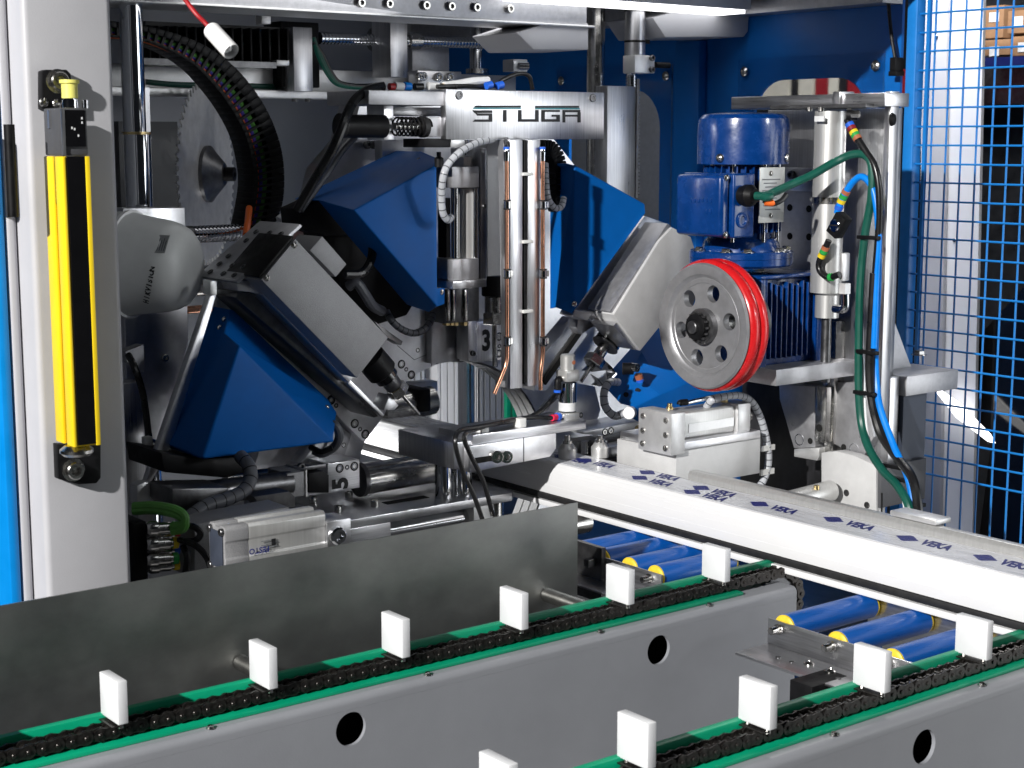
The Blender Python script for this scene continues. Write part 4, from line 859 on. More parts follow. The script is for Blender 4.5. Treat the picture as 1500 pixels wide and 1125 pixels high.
for nm, xx, pts_ in (('left', 742, [(742, 222), (742.5, 300), (742.5, 400), (743, 500), (742, 530), (736, 548), (724, 577)]), ('right', 795, [(795, 218), (795, 300), (795, 400), (795, 490), (795, 520), (792, 545), (792, 571)])):
    cp = thing('copper_pipe', 'thin copper coolant pipe on the %s' % ('side next to the pneumatic cylinder, bent outward' if nm == 'left' else 'side next to the bright blue cover'), 'pipe', 'copper coolant pipes')
    mk('pipe', tube(BM(), [PY(x, y, YS - 0.006) for x, y in pts_], 0.0030, 14), 'copper', cp)
    mk('fitting', lathe(BM(), PY(xx, 236, YS - .006), (0, 0, 1), [(0, .0038), (.012, .0042), (.013, .0036), (.017, .0036)], 16), 'chrome', cp)
    mk('collar', lathe(BM(), PY(xx, 219, YS - .006), (0, 0, 1), [(0, .0042), (.0035, .0042)], 16), 'blue_collar', cp)
    for yy in (300, 401, 500):
        p = PY(xx + 1, yy, YS - 0.006); c_ = mk('pipe_clip', lathe(BM(), p - Vector((0, 0, 0.0045)), (0, 0, 1), [(0, .0046), (.009, .0046)], 16), 'chrome', cp)
        for dz in (-0.0065, 0.0048): mk('rubber_lip', lathe(BM(), p + Vector((0, 0, dz)), (0, 0, 1), [(0, .0048), (.0018, .0052)], 16), 'rubber', c_)
        mk('clip_foot', box(BM(), p + Vector((0.003, -0.001, -0.004)), p + Vector((0.009, 0.004, 0.004))), 'steel', c_)
hose('air_tube', [PY(741, 215, YS - .006), PY(741, 206, YS + .01), PY(745, 198, YS + .03)], 0.0026, 'cable_black', 'short black tube entering the left copper pipe fitting', 'hose')
# carriage behind the name plate
cg = thing('top_carriage', 'aluminium carriage with a black spring loaded stop left of the name plate', 'carriage')
mk('top_bar', boxY(540, 133, 652.5, 154, YS + 0.02, 0.10), 'alu_dull', cg, bev=0.001)
mk('cross_bar', boxY(577, 157, 652.5, 170, YS + 0.05, 0.03), 'alu_x', cg, bev=0.001)
mk('stop_plate', boxY(562, 154.5, 577, 205, YS + 0.04, 0.04), 'alu_plate', cg, bev=0.001)
mk('rear_plate', boxY(560, 205, 622, 235, 1.90, 0.02), 'alu_plate', cg, bev=0.001)
mk('lower_block', boxY(622, 203, 660, 216, YS + 0.02, 0.05), 'black_plastic', cg, bev=0.001)
mk('lower_block_end', boxY(660.5, 203, 681, 216, YS + 0.02, 0.05), 'alu_light', cg, bev=0.001)
sp_ = mk('stop_body', cyl(BM(), PY(503, 185, YS + .03), PY(562, 185, YS + .03), 0.0145, 28), 'black_plastic', cg)
mk('end_disc', cyl(BM(), PY(496, 184, YS + .03), PY(502.5, 184.5, YS + .03), 0.0155, 28), 'rubber', cg)
sa = PY(578, 185, YS + .03); sb_ = PY(626, 186, YS + .03)
mk('coil_spring', tube(BM(), helix(sa, sb_ - sa, (sb_ - sa).length, 0.0115, 8, 14), 0.0013, 6, False), 'black_plastic', cg)
mk('spring_rod', cyl(BM(), sa, sb_ + (sb_ - sa) * 0.3, 0.005, 16), 'steel', cg)
mk('buffer', cyl(BM(), PY(616, 186, YS + .03), PY(623, 186, YS + .03), 0.0135, 24), 'rubber', cg)
mk('slide_block', boxY(626, 172, 652, 200, YS + .025, 0.04), 'alu_dull', cg, bev=0.001)
for q in ((537, 212), (546, 212), (556, 212)): screw(SOCKD, PY(q[0], q[1], 1.94), (0, -1, 0), 0.006, cg, 'bolt')
# wiring on top of the carriage
cols = ['cable_red', 'label_white', 'cable_violet', 'cable_blue', 'cable_black', 'label_white', 'brass', 'cable_black']
for k, xx in enumerate((570, 578, 585, 592, 607, 627, 640, 655)):
    mk('plug_connector', cyl(BM(), PY(xx, 127 - k % 2, YS + .05), PY(xx + 9 + k % 3 * 3, 127, YS + .05), 0.0045 + 0.001 * (k % 2), 12), cols[k], label='small %s cable plug lying on the carriage left of the name plate' % ['red', 'white', 'violet', 'blue', 'black', 'pale', 'brass', 'dark'][k], cat='plug', group='cable plugs on the carriage')
hose('cable', [PY(650, 126, YS + .05), PY(672, 123, YS + .05), PY(695, 119, YS + .05), PY(715, 118, YS + .05)], 0.0055, 'label_white', 'pale grey sleeved cable lying along the top of the name plate', 'cable')
hose('cable', [PY(640, 127, YS + .04), PY(680, 126, YS + .04), PY(720, 127, YS + .05), PY(738, 116, YS + .05), PY(760, 108, YS + .05), PY(775, 112, YS + .05), PY(780, 131, YS + .05)], 0.003, 'cable_black', 'black cable arching over the right half of the name plate', 'cable')
for k, xx in enumerate((712, 728)): mk('push_fitting', cyl(BM(), PY(xx, 126, YS + .04), PY(xx + 8, 124, YS + .04), 0.0052, 14), 'blue_collar', label='blue push-in air fitting on top of the name plate, %s one' % ('inner', 'outer')[k], cat='fitting', group='blue air fittings')
sw = thing('limit_switch', 'small clear limit switch block above the name plate', 'switch')
mk('switch_body', boxY(752, 87, 773, 105, YS + 0.12, 0.025), 'spiral_clear', sw, bev=0.001)
mk('switch_bolt', cyl(BM(), PY(760, 97, YS + .12), PY(774, 97, YS + .115), 0.005), 'chrome', sw)
hose('cable', [PY(560, 127, YS + .05), PY(541, 131, YS + .04), PY(520, 146, YS + .03), PY(509, 166, YS + .02), PY(500, 190, YS + .015), PY(486, 222, YS + .02), PY(462, 262, YS + .04), PY(435, 308, YS + .06)], 0.0062, 'cable_black', 'thick black cable bending down past the black spring stop', 'cable')
hose('cable', [PY(520, 200, 1.86), PY(500, 222, 1.86), PY(478, 255, 1.86), PY(440, 308, 1.86)], 0.005, 'cable_grey', 'grey cable running down behind the thick black cable', 'cable')
# small drag chain and hose right of the bars
dk = thing('cable_drag_chain', 'small black cable chain hanging beside the right copper pipe', 'cable chain')
ch_ = spline([PY(x, y, 1.80) for x, y in ((797, 216), (808, 217), (817, 226), (822, 245), (823, 270), (824, 295), (818, 302))], 3)
for a0_, a1_ in zip(ch_, ch_[1:]):
    dd_ = (a1_ - a0_).normalized(); nn_ = Vector((dd_.z, 0, -dd_.x)) * .011
    mk('chain_link', prism(BM(), [a0_ + nn_, a1_ - dd_ * .0006 + nn_, a1_ - dd_ * .0006 - nn_, a0_ - nn_], (0, .03, 0)), 'black_plastic', dk, bev=0.0008)
conduit([PY(799, 240, 1.765), PY(800, 265, 1.755), PY(803, 290, 1.75), PY(812, 304, 1.75), PY(822, 303, 1.75), PY(826, 290, 1.755)], 0.0045, 'spiral_clear', 'clear spiral hose curling at the lower end of the small black cable chain', 0.006, 'cable_grey')
# ---- right 45 degree head
h2 = thing('router_head', 'slanted router head with a pale bright motor plate behind the red wheel', 'tool head')
mk('motor_plate', polyY([(899, 461), (966, 353), (985, 333), (1012, 347), (1030, 400), (938, 514)], 1.73, 0.06), 'blasted', h2, bev=0.0012)
mk('motor_rail', polyY([(893, 456), (978, 327), (984, 332), (900, 461)], 1.735, 0.05), 'alu_dull', h2, bev=0.0008)
mk('slide_plate', polyY([(843, 455), (945, 316), (978, 328), (893, 457)], 1.80, 0.03), 'alu_plate', h2, bev=0.0008)
for q in ((888, 448), (943, 376)): screw(PAN, PY(q[0], q[1], 1.80), (0, -1, 0), 0.0045, h2)
mk('end_block', polyY([(842, 455), (888, 457), (903, 468), (898, 476), (866, 462), (860, 470), (838, 462)], 1.775, 0.03), 'alu_dull', h2, bev=0.001)
mk('motor_lip', polyY([(903, 472), (930, 506), (934, 512), (928, 511), (899, 477)], 1.735, 0.05), 'alu_plate', h2)
mk('bearing_arm', polyY([(848, 462), (868, 468), (872, 478), (866, 480), (852, 490), (845, 480)], 1.81, 0.02), 'alu_plate', h2, bev=0.001)
spindle(h2, (905, 478), (851, 559), 1.79, [(0, .20, .024, .024, 'black_plastic', 'spindle_nose', 28), (.20, .33, .020, .020, 'black_gloss', 'spindle_ring', 28), (.33, .36, .0215, .0215, 'dark_steel', 'shroud_ring', 28), (.36, .56, .009, .009, 'steel', 'collet_holder', 24), (.56, .70, .0165, .0165, 'steel', 'collet_nut', 6), (.70, 1, .0032, .003, 'steel', 'cutter', 12)])
mk('deflector', polyY([(866, 545), (884, 526), (897, 538), (904, 548), (888, 565), (880, 566), (902, 547), (896, 541)], 1.78, 0.022), 'chrome', h2)
mk('deflector_face', polyY([(866, 548), (874, 553), (886, 560), (878, 566)], 1.777, 0.003), 'chrome', h2)
mk('guide_plate', polyY([(796, 520), (842, 465), (860, 490), (800, 572), (782, 572)], 1.86, 0.03), 'alu_plate', h2)
mk('guide_slot', polyY([(796, 556), (848, 484), (853, 489), (800, 564)], 1.855, 0.01), 'hole_black', h2)
mk('lower_wing', polyY([(800, 600), (840, 560), (872, 566), (880, 600), (872, 625), (815, 628)], 1.86, 0.02), 'alu_plate', h2, bev=0.001)
screw(CSK, PY(851, 608, 1.86), (0, -1, 0), 0.0032, h2, 'screw')
# lower right cover
cv1 = thing('head_cover', 'blue sheet cover lying low behind the red wheel', 'cover', 'blue sheet metal head covers')
V = [(925, 545, 1.80), (990, 520, 1.80), (1010, 560, 1.74), (968, 578, 1.74), (1095, 562, 1.74), (1098, 575, 1.74), (930, 596, 1.735), (926, 612, 1.735), (936, 618, 1.735), (1000, 612, 1.735), (1098, 590, 1.74), (880, 560, 1.86), (960, 470, 1.86), (908, 590, 1.79)]
cover(cv1, V, [(11, 12, 1, 0), (0, 1, 2, 3), (3, 2, 4, 5), (3, 5, 10, 6), (11, 0, 3, 6, 13), (6, 10, 9, 8, 7)], [12, 1, 2, 4], 1.90, [(948, 612, 1.734)])
mk('cover_plug', cyl(BM(), PY(924, 604, 1.735), PY(921, 605, 1.728), 0.009, 24), 'white_plastic', cv1)
for q in ((934, 572), (917, 578)): mk('drilled_hole', cyl(BM(), PY(q[0], q[1], 1.765), PY(q[0], q[1], 1.764), 0.004, 14), 'hole_black', cv1)
conduit([PY(905, 560, 1.78), PY(893, 560, 1.77), PY(885, 575, 1.765), PY(887, 596, 1.76), PY(900, 609, 1.755), PY(912, 606, 1.75), PY(918, 604, 1.745)], 0.006, 'spiral_clear', 'clear corrugated hose curving into the white plug of the low blue cover', 0.010, 'cable_grey')
vk = thing('air_valve', 'black pneumatic elbow fitting with colour rings below the pale motor plate', 'fitting')
mk('valve_body', cyl(BM(), PY(912, 540, 1.77), PY(928, 540, 1.76), 0.009, 18), 'black_plastic', vk)
mk('valve_screw', cyl(BM(), PY(926, 538, 1.76), PY(934, 539, 1.75), 0.0065, 16), 'steel', vk)
mk('colour_ring', cyl(BM(), PY(935, 549, 1.76), PY(937, 555, 1.76), 0.006, 16), 'ring_brown', vk)
mk('blue_ring', cyl(BM(), PY(937, 555, 1.76), PY(938, 559, 1.76), 0.006, 16), 'blue_collar', vk)
# inner drum wall of ring seen under the bars
dm = thing('ring_sleeve', 'grey grooved ring sleeve under the hanging bars', 'sleeve')
bm = BM(); n_ = 40; R0 = RR * 0.985
prof = [(0.0, 0), (0.016, 0), (0.017, 0.0015), (0.019, 0.0015), (0.02, 0), (0.034, 0), (0.035, 0.0015), (0.037, 0.0015), (0.038, 0), (0.052, 0)]
rows = []
for dy, dr_ in prof: rows.append([bm.verts.new((RCX + (R0 + dr_) * math.cos(a), YR + 0.001 + dy, RCZ + (R0 + dr_) * math.sin(a))) for a in [math.radians(-40 + 130 * k / n_) for k in range(n_ + 1)]])
for a_, b_ in zip(rows, rows[1:]):
    for k in range(n_): bm.faces.new((a_[k], a_[k + 1], b_[k + 1], b_[k]))
mk('sleeve_wall', bm, 'anodised', dm)
# black machine bits behind the clamp feet
rb = thing('rear_clamp_unit', 'row of clear and steel fittings behind the clamp feet', 'fittings')
mk('top_slab', polyY([(852, 632), (960, 612), (960, 622), (930, 630), (880, 638), (855, 636)], 1.80, 0.06), 'alu_plate', rb, bev=0.001)
mk('clear_block', boxY(895, 650, 955, 668, 1.76, 0.03), 'alu_plate', rb, bev=0.002)
mk('dark_slab', boxY(890, 668, 990, 688, 1.74, 0.05), 'black_plastic', rb, bev=0.001)
mk('dark_back', boxY(846, 636, 1000, 690, 1.80, 0.03), 'dark_steel', rb)
for xx in (857, 876, 884): mk('small_post', cyl(BM(), PY(xx, 664, 1.76), PY(xx, 646, 1.76), 0.006, 16), 'steel', rb)
mk('brass_end', cyl(BM(), PY(935, 629, 1.74), PY(942, 628, 1.73), 0.007, 14), 'brass', rb)
mk('steel_pin', cyl(BM(), PY(941, 628, 1.75), PY(958, 625, 1.75), 0.005, 14), 'steel', rb)
for q in ((886, 633), (895, 631)): screw(CSK, PY(q[0], q[1], 1.80), (0, -1, 0), 0.0045, rb, 'bolt')
bg = thing('bearing_roller', 'glossy black bearing roller beside the pale vice block', 'bearing')
p = PX(957, 682, 1.56); mk('outer_ring', lathe(BM(), p, (1, 0, 0), [(0, .011), (0, .019), (.002, .021), (.028, .021), (.03, .019)], 32), 'black_gloss', bg)
mk('hub', lathe(BM(), p + Vector((-.003, 0, 0)), (1, 0, 0), [(0, .008), (.004, .010), (.006, .010)], 24), 'dark_steel', bg)
# ================================================================ VICE WITH WHITE CYLINDER (behind the profile)
vc = thing('side_vice', 'pale aluminium vice block with a silver pneumatic cylinder on top', 'vice')
XV = 1.56
mk('vice_body', box(BM(), (PY(990, 690, 1.54).x, 1.54, 0.985), (PY(1114, 650, 1.54).x, 1.66, PY(1000, 660, 1.54).z)), 'blasted', vc, bev=0.001)
mk('top_strip', box(BM(), (PY(992, 690, 1.539).x, 1.538, PY(1000, 659.5, 1.54).z), (PY(1113, 650, 1.539).x, 1.655, PY(1000, 648, 1.54).z)), 'alu_plate', vc, bev=0.0008)
zc1 = PY(1040, 640, 1.55).z; zc0 = PY(1040, 597, 1.55).z
mk('barrel', box(BM(), (PY(993, 620, 1.55).x, 1.552, zc1 + 0.001), (PY(1078, 620, 1.55).x, 1.592, zc0 - 0.002)), 'anodised', vc, bev=0.004, seg=3)
mk('end_cap', box(BM(), (PY(1078.3, 620, 1.55).x, 1.547, zc1 - 0.001), (PY(1098, 620, 1.55).x, 1.597, zc0)), 'alu_light', vc, bev=0.003)
mk('barrel_groove', box(BM(), (PY(1010, 620, 1.55).x, 1.5512, zc1 + .010), (PY(1076, 620, 1.55).x, 1.5519, zc1 + .022)), 'alu_light', vc)
fl = mk('front_flange', box(BM(), (PY(972, 620, 1.55).x, 1.535, zc1 - 0.014), (PY(992.5, 620, 1.55).x, 1.60, zc0 + .002)), 'alu_light', vc, bev=0.001)
fx = PY(972, 620, 1.55).x
for a_ in (1.545, 1.590):
    for b_ in (0.008, 0.028, 0.046): screw(SOCK, (fx, a_, zc0 - b_), (-1, 0, 0), 0.0042, fl, 'bolt').scale = (.0042, .0042, .002)
mk('rod_end', cyl(BM(), (PY(1098.5, 620, 1.55).x, 1.572, zc0 - .025), (PY(1112, 620, 1.55).x, 1.572, zc0 - .025), 0.009), 'steel', vc)
for xx in (996, 1076):
    mk('air_fitting', lathe(BM(), Vector((PY(xx, 600, 1.55).x, 1.57, zc0)), (0, 0, 1), [(0, .005), (.004, .005), (.005, .0035), (.009, .0035)], 14), 'brass', vc)
mk('elbow', tube(BM(), [PY(996, 592, 1.565), PY(997, 590, 1.565), PY(1006, 589, 1.565)], 0.0045, 12), 'black_plastic', vc)
mk('speed_control', cyl(BM(), PY(1006, 590, 1.565), PY(1050, 580, 1.565), 0.003, 12), 'chrome', vc)
mk('rear_stub', boxY(1060, 745, 1102, 760, 1.56, 0.04), 'alu_light', vc)
conduit([PY(1035, 596, 1.565), PY(1043, 586, 1.555), PY(1060, 581, 1.55), PY(1085, 580, 1.55), PY(1102, 590, 1.55), PY(1114, 612, 1.55), PY(1122, 640, 1.55), PY(1126, 668, 1.55), PY(1123, 692, 1.55), PY(1113, 712, 1.55), PY(1098, 724, 1.55)], 0.0052, 'spiral_clear', 'clear spiral wrapped hose arching from the vice cylinder down behind the profile', 0.008, 'cable_grey')
for k, q in enumerate(((1130, 656), (1129, 691))): mk('cable_tie', box(BM(), PY(q[0] - 14, q[1] - 2, 1.545), PY(q[0] + 3, q[1] + 2, 1.548)), 'tie_white', label='white cable tie around the clear spiral hose, %s' % ('upper', 'lower')[k], cat='cable tie')
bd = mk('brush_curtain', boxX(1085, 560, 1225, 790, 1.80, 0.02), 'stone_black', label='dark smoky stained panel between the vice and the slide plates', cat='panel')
# grey tube and holder
gt = thing('cross_tube', 'pale grey round tube and rail lying behind the white profile', 'tube')
mk('tube', cyl(BM(), PX(1115, 745, 1.56), PX(1115, 745, 1.56) + Vector((0.14, 0.0, 0.006)), 0.0145, 28), 'anodised', gt)
mk('tube_screw', cyl(BM(), PX(1196, 717, 1.66), PX(1196, 711, 1.66), 0.004), 'brass', gt)
mk('rail_cap', prism(BM(), [Vector((1.462, PZ(1303, 768, 1.022).y - a, 1.0195)) + Vector((b, 0, 0)) for a, b in ((-.035, 0), (.03, 0), (.03, .028), (-.035, .028))], (0, 0, 0.006)), 'alu_light', gt, bev=0.001)
# ================================================================ DRIVE UNIT: slide, gearbox, motor, wheel
XS = 1.74
fr = thing('lifting_unit', 'tall aluminium slide frame carrying the blue geared motor', 'frame')
mk('top_bar', boxX(1071, 139, 1296, 158, XS - 0.05, 0.05), 'alu_y', fr, bev=0.001)
mk('back_plate', boxX(1120, 160, 1302, 545, XS + 0.012, 0.02), 'alu_z', fr, bev=0.001)
mk('lower_back_plate', boxX(1204, 546, 1302, 700, XS + 0.012, 0.02), 'alu_z', fr, bev=0.001)
mk('right_flange', boxX(1288, 134, 1297, 620, XS - 0.03, 0.018), 'alu_z', fr, bev=0.001)
mk('mid_plate', boxX(1145, 246, 1200, 400, XS - 0.008, 0.0195), 'alu_dull', fr, bev=0.001)
mk('mid_clamp', boxX(1150, 246, 1196, 280, XS - 0.02, 0.0115), 'alu_plate', fr, bev=0.001)
screw(SOCKD, PX(1161, 256, XS - .02), (-1, 0, 0), 0.006, fr, 'bolt')
for q in ((1157, 304), (1185, 306), (1157, 346), (1185, 347)): mk('drilled_hole', cyl(BM(), PX(q[0], q[1], XS - .008), PX(q[0], q[1], XS - .008) + Vector((-.0005, 0, 0)), 0.005, 16), 'hole_black', fr)
mk('rail', boxX(1209, 470, 1222, 690, XS - 0.008, 0.019), 'steel', fr, bev=0.001)
mk('left_carrier', polyX([(1141, 562), (1194, 566), (1194, 655), (1163, 657), (1142, 585)], XS - 0.012, 0.02), 'alu_dull', fr, bev=0.001)
mk('carrier_foot', polyX([(1163, 658), (1200, 656), (1200, 668), (1197, 675), (1163, 669)], XS - 0.02, 0.03), 'alu_light', fr, bev=0.001)
mk('rail_block', boxX(1194, 566, 1210, 648, XS - 0.02, 0.03), 'steel', fr, bev=0.001)
mk('rail_hole', cyl(BM(), PX(1200, 627, XS - .02), PX(1200, 627, XS - .02) + Vector((-.0006, 0, 0)), 0.0055, 18), 'hole_black', fr)
mk('right_carrier', polyX([(1222, 560), (1268, 560), (1280, 640), (1262, 675), (1222, 650)], XS - 0.002, 0.013), 'alu_dull', fr, bev=0.001)
for q, r in (((1171, 644), .0085), ((1251, 658), .0085), ((1162, 621), .003), ((1262, 639), .0045)):
    p = PX(q[0], q[1], XS - (.012 if q[0] < 1200 else .002)); mk('bored_hole', lathe(BM(), p, (-1, 0, 0), [(-.001, r), (.0005, r), (.0005, r * .9), (-.0009, r * .75)], 20), 'chrome', fr)
for q in ((1187, 646), (1236, 655)): p = PX(q[0], q[1], XS - (.012 if q[0] < 1200 else .002)); mk('drilled_hole', cyl(BM(), p, p + Vector((-.0006, 0, 0)), 0.0045, 16), 'hole_black', fr)
mk('lower_block', polyX([(1203, 663), (1225, 661), (1250, 667), (1283, 682), (1283, 800), (1203, 800)], XS - 0.024, 0.02), 'blasted', fr, bev=0.001)
for q in ((1240, 722), (1270, 740)): p = PX(q[0], q[1], XS - .024); mk('drilled_hole', cyl(BM(), p, p + Vector((-.0006, 0, 0)), 0.0048, 16), 'dark_steel', fr)
ysl = PX(1284, 720, XS - .024).y
mk('lower_side', box(BM(), (XS - 0.02, ysl - 0.004, 0.95), (PY(1352, 720, ysl).x, ysl + 0.02, PX(1283, 682, XS - .02).z)), 'cast_dark', fr, bev=0.001)
mk('side_slot', polyY([(1291, 722), (1293, 722), (1293, 760), (1291, 760)], ysl - 0.0045, 0.001), 'hole_black', fr)
# side shelf toward the fence
yb_ = PX(1297, 570, XS - .01).y
sfb = mk('side_shelf', box(BM(), (XS + 0.035, yb_, PY(1299, 585, yb_).z), (PY(1404, 540, yb_).x, yb_ + 0.08, PY(1299, 556, yb_).z)), 'alu_dull', fr, bev=0.001)
zs = PY(1299, 556, yb_).z
for q in ((1346, 512), (1308, 516)): screw(HEX, PZ(q[0], q[1] + 8, zs), (0, 0, 1), 0.0085, sfb, 'bolt')
mk('shelf_gusset', prism(BM(), [Vector((XS + .036, yb_ + .06, zs)), Vector((XS + .12, yb_ + .06, zs)), Vector((XS + .036, yb_ + .06, zs + .14))], (0, .012, 0)), 'alu_dull', fr)
mk('below_panel', box(BM(), (XS + 0.035, yb_ + 0.004, 0.95), (PY(1358, 650, yb_).x, yb_ + 0.02, PY(1299, 585, yb_).z - .0005)), 'slate', fr)
bh = mk('cover_screw', lathe(BM(), PX(1306, 175, XS - .04), (0.3, -1, 0), [(0, .009), (.004, .007), (.006, .001)], 18), 'black_plastic', fr)
# motor axis
MC = PD(1087, 300, 2.20); mx_, my_ = MC.x, MC.y
def mz(y): r = ray(1087, y); k = Vector((mx_, my_, 0)).dot(FL) / r.dot(FL); return CAM.z + r.z * k
gm = thing('geared_motor', 'glossy blue electric geared motor with cooling fins on the aluminium frame', 'motor')
U = 2.2 / F_PX
mk('fan_cowl', lathe(BM(), (mx_, my_, mz(240)), (0, 0, 1), [(0, 66.5 * U), (mz(185) - mz(240), 66.5 * U), (mz(174) - mz(240), 64.5 * U), (mz(168) - mz(240), 59 * U), (mz(165.5) - mz(240), 40 * U), (mz(165) - mz(240), 1e-4)], 56, True), 'motor_blue', gm)
mk('stator', cyl(BM(), (mx_, my_, mz(352)), (mx_, my_, mz(239)), 47 * U, 40), 'motor_blue', gm)
for k in range(30):
    a = 2 * math.pi * k / 30; d = Vector((math.cos(a), math.sin(a), 0)); tdir = Vector((-d.y, d.x, 0))
    b0 = Vector((mx_, my_, mz(338))) + d * 45 * U
    bm = prism(BM(), [b0 - tdir * .0012, b0 + tdir * .0012, b0 + d * 12 * U + tdir * .0009, b0 + d * 12 * U - tdir * .0009], (0, 0, mz(243) - mz(338)))
    mk('cooling_fin', bm, 'motor_blue', gm)
for a in (-100, -150, -60, 100):
    d = Vector((math.cos(math.radians(a)), math.sin(math.radians(a)), 0)); pp = Vector((mx_, my_, 0)) + d * 53 * U
    mk('tie_rod', cyl(BM(), (pp.x, pp.y, mz(352)), (pp.x, pp.y, mz(240)), 0.0028, 12), 'chrome', gm)
mk('end_shield', lathe(BM(), (mx_, my_, mz(366)), (0, 0, 1), [(0, 58 * U), (mz(352) - mz(366), 54 * U), (mz(348) - mz(366), 50 * U)], 40), 'motor_blue', gm)
mk('flange_upper', lathe(BM(), (mx_, my_, mz(375.5)), (0, 0, 1), [(0, 76 * U), (mz(368) - mz(375.5), 76 * U), (mz(366) - mz(375.5), 74 * U)], 48), 'motor_blue', gm)
mk('flange_lower', lathe(BM(), (mx_, my_, mz(388)), (0, 0, 1), [(0, 72 * U), (mz(385) - mz(388), 76 * U), (mz(376) - mz(388), 76 * U)], 48), 'motor_blue', gm)
for a in (-128, -80, -35, 10, 160, 205):
    d = Vector((math.cos(math.radians(a)), math.sin(math.radians(a)), 0)); screw(HEX, Vector((mx_, my_, mz(366))) + d * 67 * U, (0, 0, 1), 0.0062, gm, 'flange_bolt')
for a in (-165, -68): d = Vector((math.cos(math.radians(a)), math.sin(math.radians(a)), 0)); screw(PAN, Vector((mx_, my_, mz(231))) + d * 66.5 * U, d, 0.006, gm)
# terminal box on the -X / -Y side
tx0, tx1 = mx_ - 0.098, mx_ - 0.040; ty0 = my_ - 0.062; ty1 = my_ + 0.034
tbx = mk('terminal_box', box(BM(), (tx0 + .018, ty0, mz(343)), (tx1, ty1, mz(252))), 'motor_blue', gm, bev=0.003, seg=3)
mk('terminal_lid', box(BM(), (tx0, ty0 + .006, mz(341)), (tx0 + .0175, ty1 - .004, mz(254))), 'motor_blue', tbx, bev=0.006, seg=3)
for k in range(8):                                            # worn, unreadable cast marks
    cy_ = ty0 + .022 + .0075 * (k % 6); cz_ = mz(290 if k < 6 else 305) + random.uniform(-.001, .001)
    mk('cast_mark', box(BM(), (tx0 - .0012, cy_, cz_ - .003), (tx0 + .001, cy_ + random.uniform(.003, .0055), cz_ + .003)), 'motor_blue', tbx, bev=0.0008)
for yy in (258, 338): screw(PAN, (tx0 + .010, ty0 + .006, mz(yy)), (0, -1, 0), 0.0045, tbx)
gd = Vector((0, -1, 0)); gp = Vector((tx1 - .024, ty0, mz(283)))
mk('cable_gland', lathe(BM(), gp, gd, [(0, .0125), (.007, .0125), (.007, .0145), (.015, .0145), (.022, .009), (.024, .009)], 20), 'black_plastic', tbx)
mk('blind_plug', lathe(BM(), Vector((tx1 - .024, ty0, mz(318))), gd, [(0, .0105), (.002, .0105), (.003, .008), (.003, .006), (.001, .005)], 18), 'motor_blue', tbx)
# rating plate facing -Y side
rp = PY(1131, 283, my_ - .058)
mk('rating_plate', boxY(1113, 245, 1149, 326, my_ - .062, 0.002), 'label_grey', gm, bev=0.0005)
for k in range(9): mk('plate_line', boxY(1117 + (k % 3) * 2, 262 + k * 5.5, 1143 - (k % 2) * 5, 263.6 + k * 5.5, my_ - .0625, 0.0004), 'ink_grey', gm)
for q in ((1129, 254), (1129, 316)): screw(PAN, PY(q[0], q[1], my_ - .062), (0, -1, 0), 0.0035, gm)
# gearbox
gx0 = mx_ - 0.022; gx1 = mx_ + 0.100; gy0 = my_ - 0.060; gy1 = my_ + 0.06
gb = mk('gearbox_case', box(BM(), (gx0, gy0 + .008, mz(532)), (gx1, gy1, mz(402))), 'motor_blue', gm, bev=0.006, seg=3)
for k in range(8):
    xx = gx0 + .020 + k * .0105
    mk('gearbox_rib', box(BM(), (xx, gy0, mz(520)), (xx + .0028, gy0 + .0085, mz(410 + (k % 3) * 3))), 'motor_blue', gb, bev=0.0008)
mk('corner_rib', box(BM(), (gx0 - .001, gy0 - .001, mz(531)), (gx0 + .013, gy0 + .009, mz(404))), 'motor_blue', gb, bev=0.002)
mk('corner_rib', box(BM(), (gx1 - .012, gy0 - .001, mz(531)), (gx1 + .002, gy0 + .009, mz(404))), 'motor_blue', gb, bev=0.002)
mk('gearbox_top', box(BM(), (gx0 - .004, gy0 - .003, mz(404)), (gx1 + .006, gy1, mz(399))), 'motor_blue', gb, bev=0.0015)
# output flange on -X side
WC = PX(1028, 478, 1.50)
wz = WC.z; wy = WC.y
fo = mk('output_flange', lathe(BM(), (gx0 - .012, wy, wz), (1, 0, 0), [(0, .040), (.002, .047), (.0118, .047)], 36), 'dark_steel', gm)
for k in range(8):
    a = math.radians(22 + 45 * k); screw(SOCKD, (gx0 - .012, wy + .043 * math.cos(a), wz + .043 * math.sin(a)), (-1, 0, 0), 0.0045, fo, 'bolt')
# bracket plate below the gearbox
bpz1 = PY(1137, 542, gy0 - .03).z; bpx = PY(1137, 550, gy0 - .03).x
sp2 = mk('motor_bracket', box(BM(), (bpx, gy0 - .03, bpz1 - .022), (XS + .01, gy1 + .02, bpz1)), 'alu_dull', label='thick aluminium bracket plate under the blue gearbox', cat='bracket', bev=0.001)
